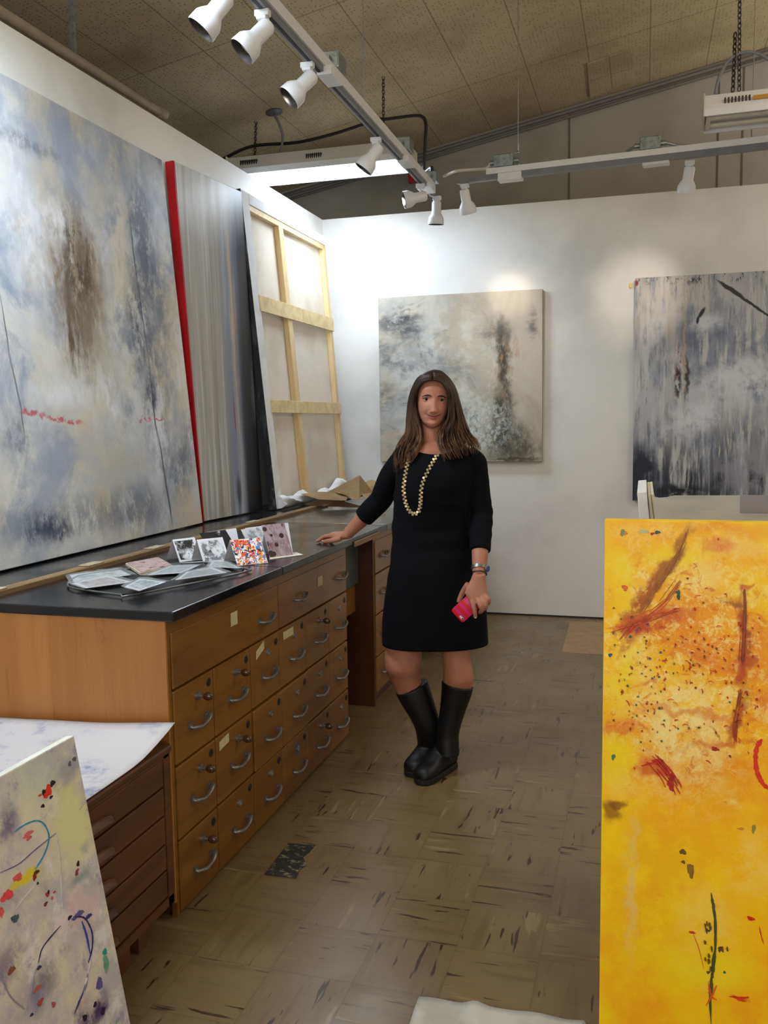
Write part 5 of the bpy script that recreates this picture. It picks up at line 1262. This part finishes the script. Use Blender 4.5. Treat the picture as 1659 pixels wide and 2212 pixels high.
# arms
shR, shL = W(868, 988, .03), W(1024, 996, .02)
elR = W(822, 1080, .10); 
wrR = Vector((-1.222, 3.628, .975))
limb(body, [(shR, .045), (shR.lerp(elR, .5), .042), (elR, .036), (elR.lerp(wrR, .45), .035), (elR.lerp(wrR, .8), .028), (wrR, .0245)], 18)
elL = W(1040, 1110, .02); wrL = W(1035, 1243, -.125)
limb(body, [(shL, .045), (shL.lerp(elL, .5), .042), (elL, .037), (elL.lerp(wrL, .4), .036), (elL.lerp(wrL, .75), .031), (wrL, .0255)], 18)
# right hand resting on the counter
u = Vector((-.93, .37, 0)).normalized(); v = Vector((-.37, -.93, 0)).normalized()
zc_ = CT+.009
palm = []
for s_, hw, ht, z in ((-.01, .024, .021, .972), (.02, .030, .019, .966), (.05, .038, .017, .962), (.08, .040, .0145, .962), (.095, .036, .011, .958)):
    c = wrR+u*s_; c.z = z; palm.append(ring(c, hw, ht, 20, ax=v, bx=UZ, pw=2.5))
body.loft(palm)
ftip = []
for k, (o_, L, dd) in enumerate(((.029, .076, .10), (.010, .086, .02), (-.010, .080, -.05), (-.029, .064, -.14))):
    d = (u+v*dd).normalized(); b0 = wrR+u*.078+v*o_; b0.z = .961
    p1 = b0+d*L*.40; p1.z = .957; p2 = b0+d*L*.72; p2.z = .943; p3 = b0+d*L*1.0; p3.z = zc_-.001
    limb(body, [(b0, .0100), (p1, .0092), (p2, .0084), (p3, .0070)], 12, 4); ftip.append((p3, d))
b0 = wrR+u*.022+v*.026; b0.z = .955
t1 = wrR+u*.052+v*.047; t1.z = .945; t2 = wrR+u*.082+v*.050; t2.z = .939; t3 = wrR+u*.104+v*.046; t3.z = .936
limb(body, [(b0, .014), (t1, .0118), (t2, .0105), (t3, .0080)], 12, 4)
# left hand with the phone
ph_n = -FY; HSH = -.085
hp = lambda x, y, dy: W(x, y, dy+HSH)
palm = []
for (l, r, y, hd, dy) in ((1021, 1049, 1241, .0215, -.055), (1016, 1049, 1254, .020, -.060), (1007, 1051, 1268, .018, -.068), (1004, 1053, 1281, .017, -.074), (1010, 1054, 1292, .014, -.078), (1014, 1053, 1298, .010, -.08)):
    a, b = hp(l, y, dy), hp(r, y, dy); palm.append(ring((a+b)/2, (b-a).length/2, hd, 20, pw=2.4))
body.loft(palm)
limb(body, [(hp(1018, 1290, -.082), .0108), (hp(1023, 1308, -.096), .0100), (hp(1026, 1322, -.098), .0090), (hp(1027, 1334, -.092), .0074)], 12, 4)
limb(body, [(hp(1031, 1292, -.082), .0108), (hp(1037, 1306, -.100), .0102), (hp(1041, 1318, -.095), .0094), (hp(1036, 1323, -.075), .0080)], 12, 4)
limb(body, [(hp(1041, 1291, -.080), .0104), (hp(1048, 1303, -.094), .0098), (hp(1049, 1313, -.085), .0090), (hp(1044, 1316, -.064), .0078)], 12, 4)
limb(body, [(hp(1048, 1288, -.074), .0094), (hp(1055, 1294, -.080), .0088), (hp(1055, 1303, -.072), .0080), (hp(1050, 1305, -.056), .0070)], 12, 4)
limb(body, [(hp(1012, 1262, -.06), .0140), (hp(1002, 1276, -.050), .0118), (hp(995, 1289, -.046), .0104), (hp(990, 1302, -.050), .0082)], 12, 4)
# legs
def leg(tab):
    rr = span_rings(dens([(y, l, r, (r-l)*.5*pxm(W(900, y))*1.05, dy) for (y, l, r, dy) in tab], 3), 28, 2.1); body.loft(rr)
leg([(1300, 838, 918, 0), (1360, 836, 914, -.01), (1405, 833, 911, -.015), (1428, 832, 909, -.02), (1445, 834, 906, -.02), (1462, 842, 906, 0), (1478, 850, 911, .01), (1500, 860, 916, .015), (1520, 872, 918, .02)])
leg([(1300, 950, 1030, 0), (1360, 952, 1022, 0), (1405, 954, 1016, 0), (1428, 957, 1017, -.005), (1445, 958, 1020, -.005), (1465, 958, 1023, 0), (1485, 960, 1018, .01), (1510, 962, 1008, .012)])
bo = obj('body', body, m_skin, woman, smooth=3)
r = bo.modifiers.new('remesh', 'REMESH'); r.mode = 'VOXEL'; r.voxel_size = .0030; r.use_smooth_shade = True
s_ = bo.modifiers.new('smooth', 'SMOOTH'); s_.factor = .5; s_.iterations = 2
# --- face parts
m_lip = plain('lips', S(158, 78, 74), .4); m_mouth = plain('mouth_line', S(70, 26, 26), .6)
m_brow = plain('brow_hair', S(46, 30, 24), .8); m_eyew = plain('eye_white', S(150, 132, 122), .5, spec=.2); m_iris = plain('iris', S(34, 26, 22), .6, spec=.1)
def facestrip(name, pts, r0, r1, mat, off=0., flat=.6):
    P = [H(x, fsurf(x, z)+off, z) for x, z in pts]; n = len(P)
    return obj(name, MB().tube(P, [r0+(r1-r0)*math.sin(PI*i/(n-1)) for i in range(n)], 8, flat=flat, updir=hy), mat, woman, smooth=1)
mz = lambda x, c=.0, k=7.0: .0468+c+k*x*x
N = 17
xs = [-.0285+.057*i/(N-1) for i in range(N)]
facestrip('lower_lip', [(x*.82, mz(x*.82, -.0064, 15)) for x in xs], .0010, .0046, m_lip, -.0010)
facestrip('upper_lip', [(x*.92, mz(x, .0028-.0010*math.exp(-(x/.004)**2), 9.5)) for x in xs], .0008, .0024, m_lip, -.0008)
facestrip('mouth_line', [(x*1.10, mz(x*1.10, -.0006, 12.0)) for x in xs], .0011, .0016, m_mouth, .0010)
for sg in (-1, 1):
    facestrip('eyebrow', [(sg*(.0115+.036*k/8), .1245+.0045*math.sin(PI*(k/8)**.8)-.003*(k/8)**3) for k in range(9)], .0012, .0034, m_brow, .0004, .5)
    ex, ez = sg*.0305, .1135
    yy_ = fsurf(ex, ez)
    e = obj('eye', MB().sph(H(ex, yy_-.0085, ez), .0115, 20, 14), m_eyew, woman, smooth=1)
    obj('iris', MB().disc(H(ex, yy_+.0030, ez+.0002), hy, .0060, .0012, 18), m_iris, e)
    # lids
    def lid(zo, th, up, m=m_skin):
        P = [];
        for k in range(11):
            a_ = -1+2*k/10; x = ex+a_*.0160; z = ez+zo+up*(1-a_*a_)*.0050
            P.append(H(x, yy_-.0085+math.sqrt(max(.0124**2-(a_*.0125)**2, .00001)), z))
        return MB().tube(P, [th*(.5+.5*math.sin(PI*k/10)) for k in range(11)], 8)
    obj('upper_eyelid', lid(.0036, .0034, 1.1), m_skin, e, smooth=1); obj('lower_eyelid', lid(-.0042, .0024, -.9), m_skin, e, smooth=1)
    obj('lashes', lid(.0020, .0017, 1.1, m_brow), m_brow, e, smooth=1)
obj('nostril', MB().sph(H(-.0085, fsurf(0, .061)-.006, .0615), (.003, .003, .002), 8, 6).sph(H(.0085, fsurf(0, .061)-.006, .0615), (.003, .003, .002), 8, 6), m_mouth, woman)
# fingernails
nm = MB()
for (p3, d) in ftip: nm.sph(p3+UZ*.0052-d*.003, (.0052, .0052, .0022), 8, 6)
nm.sph(t3+v*.004+UZ*.0045, (.006, .005, .003), 8, 6); nm.sph(hp(1027, 1333, -.099), (.0045, .002, .006), 8, 6)
obj('fingernails', nm, plain('nails', S(220, 180, 164), .3), woman, smooth=1)
# --- dress
dm = MB()
tab = [(952, 888, 975, .050, .028), (958, 872, 992, .066, .024), (966, 859, 1010, .080, .02), (980, 854, 1026, .096, .012), (1000, 857, 1030, .112, .003), (1030, 858, 1024, .126, -.002), (1060, 855, 1022, .130, 0), (1090, 853, 1020, .122, .005), (1130, 851, 1020, .116, .01), (1165, 850, 1022, .118, .01), (1200, 847, 1028, .126, .008),
       (1240, 841, 1038, .134, .005), (1290, 835, 1047, .138, .004), (1340, 831, 1051, .138, .004), (1380, 829, 1053, .138, .004), (1391, 829, 1053, .137, .004)]
rr = span_rings(dens(tab, 4), 48, 2.35)
for k, r_ in enumerate(rr):
    for i, q in enumerate(r_):
        f = max(0, min(1, (1.25-q.z)/.1))*max(0, min(1, (q.z-.70)/.15))
        c_ = sum(r_, Vector())/len(r_); d = (q-c_).normalized()
        r_[i] = q+d*(.0050*(.3+f)*mnoise.noise(Vector((q.x*5, q.y*5, q.z*26)))+.004*mnoise.noise(q*7))
dm.loft(rr)
limb(dm, [(W(876, 975, .03), .044), (shR+Vector((0, 0, -.02)), .054), (shR.lerp(elR, .45), .055), (shR.lerp(elR, .8), .050), (elR, .048), (elR.lerp(wrR, .30), .047), (elR.lerp(wrR, .52), .045)], 24)
P = [(W(1006, 978, .02), .040), (W(1020, 994, .02), .048)]
for k in range(1, 30):
    f = k/29
    q = shL.lerp(elL, f*1.5) if f < .667 else elL.lerp(wrL, (f-.667)*1.85)
    P.append((q, (.0515-.010*f)+.0028*math.sin(k*2.05)*mnoise.noise(Vector((k*.7, 2, 1)))*2*(1 if k > 2 else 0)))
limb(dm, P, 24, 2)
do = obj('dress', dm, None or PM('black_knit', S(7, 8, 13), .9, spec=.15).done(), woman, smooth=3)
r = do.modifiers.new('remesh', 'REMESH'); r.mode = 'VOXEL'; r.voxel_size = .0055; r.use_smooth_shade = True
s_ = do.modifiers.new('smooth', 'SMOOTH'); s_.factor = .5; s_.iterations = 3
# right side vent flap at the hem
# --- boots
m_boot = PM('black_leather', S(11, 10, 11), .5, spec=.35); m_boot.bump(m_boot.noise(60, detail=5), .15, .003); m_boot = m_boot.done()
m_sole = plain('boot_sole', S(14, 13, 13), .7)
def boot(shaft, heel, toe, lab):
    ft = toe-heel; ft.z = 0; L = ft.length; d = ft.normalized(); s_ = Vector((d.y, -d.x, 0))
    mb = MB(); rr = span_rings(dens([(s4[0], s4[1], s4[2], (s4[2]-s4[1])*.5*pxm(W(900, s4[0]))*1.06, s4[3], s4[4] if len(s4) > 4 else 0.) for s4 in shaft], 3), 28, 2.1)
    mb.loft(rr)
    prof = [(-.03, .022, .06), (.0, .034, .095), (.10, .039, .115), (.25, .041, .128), (.42, .042, .118), (.58, .044, .098), (.72, .047, .080), (.86, .044, .070), (.95, .034, .058), (1.0, .018, .042)]
    R_ = []
    for (f, hw, zt2) in dens(prof, 3):
        c = heel+d*(f*L); r = []
        for i in range(24):
            t = 2*PI*i/24; x = hw*math.copysign(abs(math.cos(t))**.85, math.cos(t)); z = math.sin(t)
            r.append(Vector((c.x, c.y, 0))+s_*x+UZ*(.010+(zt2-.010)*(.5+.5*z)))
        R_.append(r)
    mb.loft(R_)
    b = obj('boot', mb, m_boot, woman, smooth=3)
    r = b.modifiers.new('remesh', 'REMESH'); r.mode = 'VOXEL'; r.voxel_size = .004; r.use_smooth_shade = True
    q = b.modifiers.new('smooth', 'SMOOTH'); q.factor = .5; q.iterations = 4
    sole = []
    for z in (.0015, .024):
        sole.append([Vector((heel.x, heel.y, z))+d*(f*L)+s_*sg*hw for f, hw, sg in [(f, hw-.001, 1) for f, hw, _ in prof]+[(1.01, 0, 1)]+[(f, hw-.001, -1) for f, hw, _ in reversed(prof)]])
    sb = MB().loft(sole); obj('sole', sb, m_sole, b, bevel=.003)
    # ankle strap and buckle
    a = heel+d*.06; cpt = Vector((a.x, a.y, .085))
    st = MB(); pts = []
    for i in range(25):
        t = 2*PI*i/24; pts.append(Vector((heel.x, heel.y, .084))+d*(L*.20+math.cos(t)*(L*.30))+s_*math.sin(t)*.050+UZ*.014*math.cos(t))
    st.tube(pts, .0045, 6, flat=1.8); obj('strap', st, m_boot, b, smooth=1)
    out = s_ if (s_.dot(RX) > 0) else -s_
    bc = Vector((heel.x, heel.y, .086))+d*(L*.34)+out*.050; bk = MB()
    for dx, dz, hx_, hz_ in ((0, .011, .009, .0015), (0, -.011, .009, .0015), (.009, 0, .0015, .011), (-.009, 0, .0015, .011)):
        bk.obox(bc+d*dx+UZ*dz+out*.004, d*hx_, out*.0018, UZ*hz_)
    obj('buckle', bk, m_galv, b)
    return b
hF, tF = at(975, 1655, Z=0), at(905, 1697, Z=0)
hB = Vector((-.835, 3.615, 0)); tB = at(884, 1680, Z=0)
boot([(1483, 856, 922, .012, .45), (1500, 863, 929, .014, .35), (1530, 877, 940, .018, .15), (1560, 892, 950, .024, 0.), (1580, 899, 953, .030, 0.), (1610, 903, 955, .050, 0.), (1640, 903, 953, .070, 0.)], hB, tB, '')
boot([(1477, 955, 1022, .006, -.22), (1500, 954, 1017, .006, -.1), (1530, 951, 1007, .004, 0.), (1560, 947, 997, -.002, 0.), (1585, 944, 991, -.006, 0.), (1605, 943, 991, -.012, 0.), (1630, 944, 992, -.02, 0.)], hF, tF, '')
# knee-high cuffs
# --- hair
m_hair = PM('brown_hair', S(50, 33, 24), .45, spec=.3)
sep = m_hair.n('ShaderNodeSeparateXYZ'); m_hair.L(m_hair.co(), sep.inputs[0])
m_hair.lay(S(122, 86, 54), m_hair.mul(m_hair.rng(sep.outputs[2], 1.56, 1.30), m_hair.rng(m_hair.noise(40, (1, 1, .12), 5, .6), .34, .62)))
m_hair.lay(S(30, 19, 14), m_hair.mul(m_hair.rng(m_hair.noise(60, (1, 1, .1), 4, .6, off=5), .52, .64), .8))
m_hair = m_hair.done()
hm = MB()
# skull cap behind the hairline
R_ = []
for k in range(21):
    ph = PI*.5*k/20
    z = .120+.116*math.sin(ph); R2 = []
    for i in range(40):
        t = 2*PI*i/40; x = .0775*math.cos(t)*math.cos(ph)**.8; y = (.078 if math.sin(t) > 0 else .112)*math.sin(t)*math.cos(ph)**.8
        if math.sin(t) > 0 and z < .200: y = min(y, .004+.060*max(0, (z-.165)/.035))
        R2.append(H(x, y-.004, z))
    R_.append(R2)
hm.loft(R_)
def strand(pts, r, n=7):
    P = bez(pts, 4); m = len(P)
    hm.tube(P, [max(.0007, r*(.75+.35*math.sin(PI*min(1, i/(m*.7))))*(1-(i/(m-1))**3)) for i in range(m)], n, flat=.55)
# guide curves: outer / inner image outlines for each side, with depth offsets
sides = {
 'L': dict(inner=[(934, 820, -.088), (914, 826, -.090), (901, 846, -.076), (898, 872, -.060), (902, 900, -.058), (911, 930, -.065), (912, 955, -.085), (903, 975, -.115), (893, 990, -.13)],
           outer=[(932, 803, -.01), (905, 815, -.0), (889, 845, 0), (883, 875, .0), (879, 905, .0), (876, 935, .0), (862, 958, -.02), (850, 985, -.07), (852, 1012, -.11)]),
 'R': dict(inner=[(936, 820, -.088), (955, 827, -.090), (967, 848, -.078), (969, 872, -.060), (966, 905, -.055), (953, 925, -.06), (946, 942, -.085), (946, 965, -.115), (958, 990, -.13)],
           outer=[(936, 802, -.01), (962, 810, .0), (981, 836, 0), (992, 870, .0), (1002, 905, .0), (1012, 935, .0), (1023, 955, -.01), (1036, 972, -.05), (1039, 988, -.07)])}
rnd = random.Random(11)
for sd, gd in sides.items():
    for a_ in range(210):
        f = rnd.random(); layer = rnd.random()
        wob = [rnd.uniform(-2.2, 2.2) for _ in range(9)]; cut = rnd.choice((9, 9, 9, 8)); pts = []
        low = rnd.uniform(-14, 8)+(f*4 if sd == 'L' else -14*f)
        for k in range(cut):
            a, b = gd['inner'][k], gd['outer'][k]
            x = a[0]+(b[0]-a[0])*f+wob[k]*(k/8); y = a[1]+(b[1]-a[1])*f+(low*(k/8)**2)
            arch = -.030*math.sin(PI*min(1, f*1.0))*(1 if k < 6 else .4)
            dy = a[2]+(b[2]-a[2])*f+arch*.8+layer*.035*(1 if 1 < k < 8 else .4)+.006*math.sin(k*1.3+a_)
            pts.append(W(x, y, dy))
        strand(pts, rnd.uniform(.0050, .0080))
# back fall of hair, behind the neck
for a_ in range(50):
    f = a_/49; x = 890+f*108; dy = .055+.02*math.sin(f*PI)
    strand([H((f-.5)*.12, -.06-.04*math.sin(f*PI), .19), W(x+4-8*f, 880, dy), W(x-2, 920, dy+.01), W(x-8+14*f, 950, dy+.0), W(x-16+28*f, 985, dy+.01)], .010)
ho = obj('hair', hm, m_hair, woman, smooth=3)
# --- necklace
bpy.context.view_layer.update()
dg = bpy.context.evaluated_depsgraph_get()
ev = do.evaluated_get(dg); me = ev.to_mesh(); mw = do.matrix_world
bvh = BVHTree.FromPolygons([mw @ q.co for q in me.vertices], [tuple(p.vertices) for p in me.polygons])
def on_dress(px, py, off=.003):
    d = ray(px, py).normalized(); h = bvh.ray_cast(CAM, d)
    return (h[0]-d*off, h[1]) if h[0] is not None else (W(px, py, -.13), -FY)
nk = [(891, 968), (885, 985), (880, 1002), (876, 1022), (873, 1042), (872, 1062), (875, 1082), (881, 1098), (888, 1108), (896, 1110), (904, 1106), (908, 1090), (909, 1072), (911, 1050), (918, 1030), (928, 1010), (938, 993), (946, 980)]
P = bez([Vector((x, y, 0)) for x, y in nk], 14); acc = 0; last = P[0]; beads = []; k = 0
for a, b in zip(P, P[1:]):
    acc += (b-a).length
    if acc > 3.3:
        acc = 0; t_ = (b-a).normalized(); nn = Vector((-t_.y, t_.x, 0)); k += 1
        q = b+nn*(1.9 if k % 2 else -1.9); h, n_ = on_dress(q.x, q.y, .004); beads.append((h, n_))
m_gold = plain('gold_sequins', S(214, 196, 150), .25, metal=.55); nb = MB()
rb = random.Random(4)
for h, n_ in beads: nb.disc(h, (-FWD)+Vector((rb.uniform(-.3, .3), rb.uniform(-.3, .3), rb.uniform(-.3, .3))), .0052, .0022, 12)
obj('necklace', nb, m_gold, woman, smooth=.6)
ev.to_mesh_clear()
# --- watch, hair tie, ring
wd = (wrL-elL).normalized()
def band(c, r, ry, z_h, mat, name, th=.002, n=28, par=woman):
    a = RX-wd*RX.dot(wd); a.normalize(); b = wd.cross(a)
    mb = MB(); R_ = []
    for i in range(n+1):
        t = 2*PI*i/n; d = a*math.cos(t)*r+b*math.sin(t)*ry; dn = d.normalized()
        R_.append([c+d-wd*z_h-dn*th, c+d-wd*z_h+dn*th, c+d+wd*z_h+dn*th, c+d+wd*z_h-dn*th])
    return obj(name, mb.loft(R_, caps=False), mat, par, smooth=.8)
wc = elL.lerp(wrL, .885); 
wt = band(wc, .0300, .0290, .0065, m_chrome, 'watch_band', .0018); wt['label'] = 'silver segmented watch band'
fc = wc+RX*.026-FY*.014; fn = (RX*.75-FY*.65).normalized()
obj('watch_case', MB().lathe([(0, .013), (.006, .0135), (.0075, .012)], fc, fn, 24), m_chrome, wt, smooth=.8)
obj('watch_face', MB().lathe([(.0072, .0115), (.0082, .0112)], fc, fn, 24), plain('blue_dial', S(30, 50, 150), .1, coat=.8), wt)
ht_ = elL.lerp(wrL, .972); band(ht_, .0290, .0280, .0015, m_black, 'hair_tie', .0018)
rg_ = hp(1048, 1306, -.09); obj('ring', MB().tube([rg_+RX*.0105*math.cos(2*PI*i/16)-FY*.0105*math.sin(2*PI*i/16) for i in range(17)], .0016, 6).sph(rg_-FY*.012, (.003, .002, .003), 8, 6), m_gold, woman, smooth=1)
# --- phone in the left hand
ph = thing('phone', 'phone in a pink and red striped case held in the woman\'s left hand', 'phone', hp(1000, 1330, -.07))
a, b, c = hp(1003, 1350, -.075), hp(974, 1318, -.075), hp(1008, 1281, -.068)
ex_ = (a-b).normalized(); lx_ = (c-b); lx_ = (lx_-ex_*lx_.dot(ex_)).normalized(); nz_ = ex_.cross(lx_).normalized()
if nz_.dot(FWD) > 0: nz_ = -nz_
PWd, PL = .067, .132; cen = b+ex_*PWd/2+lx_*PL/2
def rrect(c, w_, l, r, ax_, ay_, n=5):
    out = []
    for (sx_, sy_, a0) in ((1, 1, 0), (-1, 1, PI/2), (-1, -1, PI), (1, -1, 3*PI/2)):
        for i in range(n+1):
            t = a0+PI/2*i/n; out.append(c+ax_*(sx_*(w_/2-r)+r*math.cos(t))+ay_*(sy_*(l/2-r)+r*math.sin(t)))
    return out
p = PM('pink_case', S(214, 30, 110), .35)
base = b+ex_*0
k_ = p.n('ShaderNodeVectorMath'); k_.operation = 'DOT_PRODUCT'; p.L(p.co(), k_.inputs[0]); k_.inputs[1].default_value = tuple(lx_)
fr = p.op('FRACT', p.op('ADD', p.op('MULTIPLY', k_.outputs['Value'], 1/.026), .30)); p.lay(S(214, 20, 24), p.rng(fr, .48, .52))
R_ = [rrect(cen+nz_*h, PWd-e*2, PL-e*2, .010, ex_, lx_) for h, e in ((-.0045, .002), (-.003, 0), (.003, 0), (.0045, .002))]
obj('case', MB().loft(R_), p.done(), ph, smooth=.6)
cc = b+ex_*(PWd-.012)+lx_*.012
obj('camera_window', MB().prism(rrect(cc-ex_*.006+nz_*.0046, .020, .009, .0044, ex_, lx_), nz_*.0004), plain('lens_window', S(205, 205, 210), .3), ph)
obj('lens', MB().disc(cc+nz_*.0054, nz_, .0034, .0006, 12), m_black, ph)
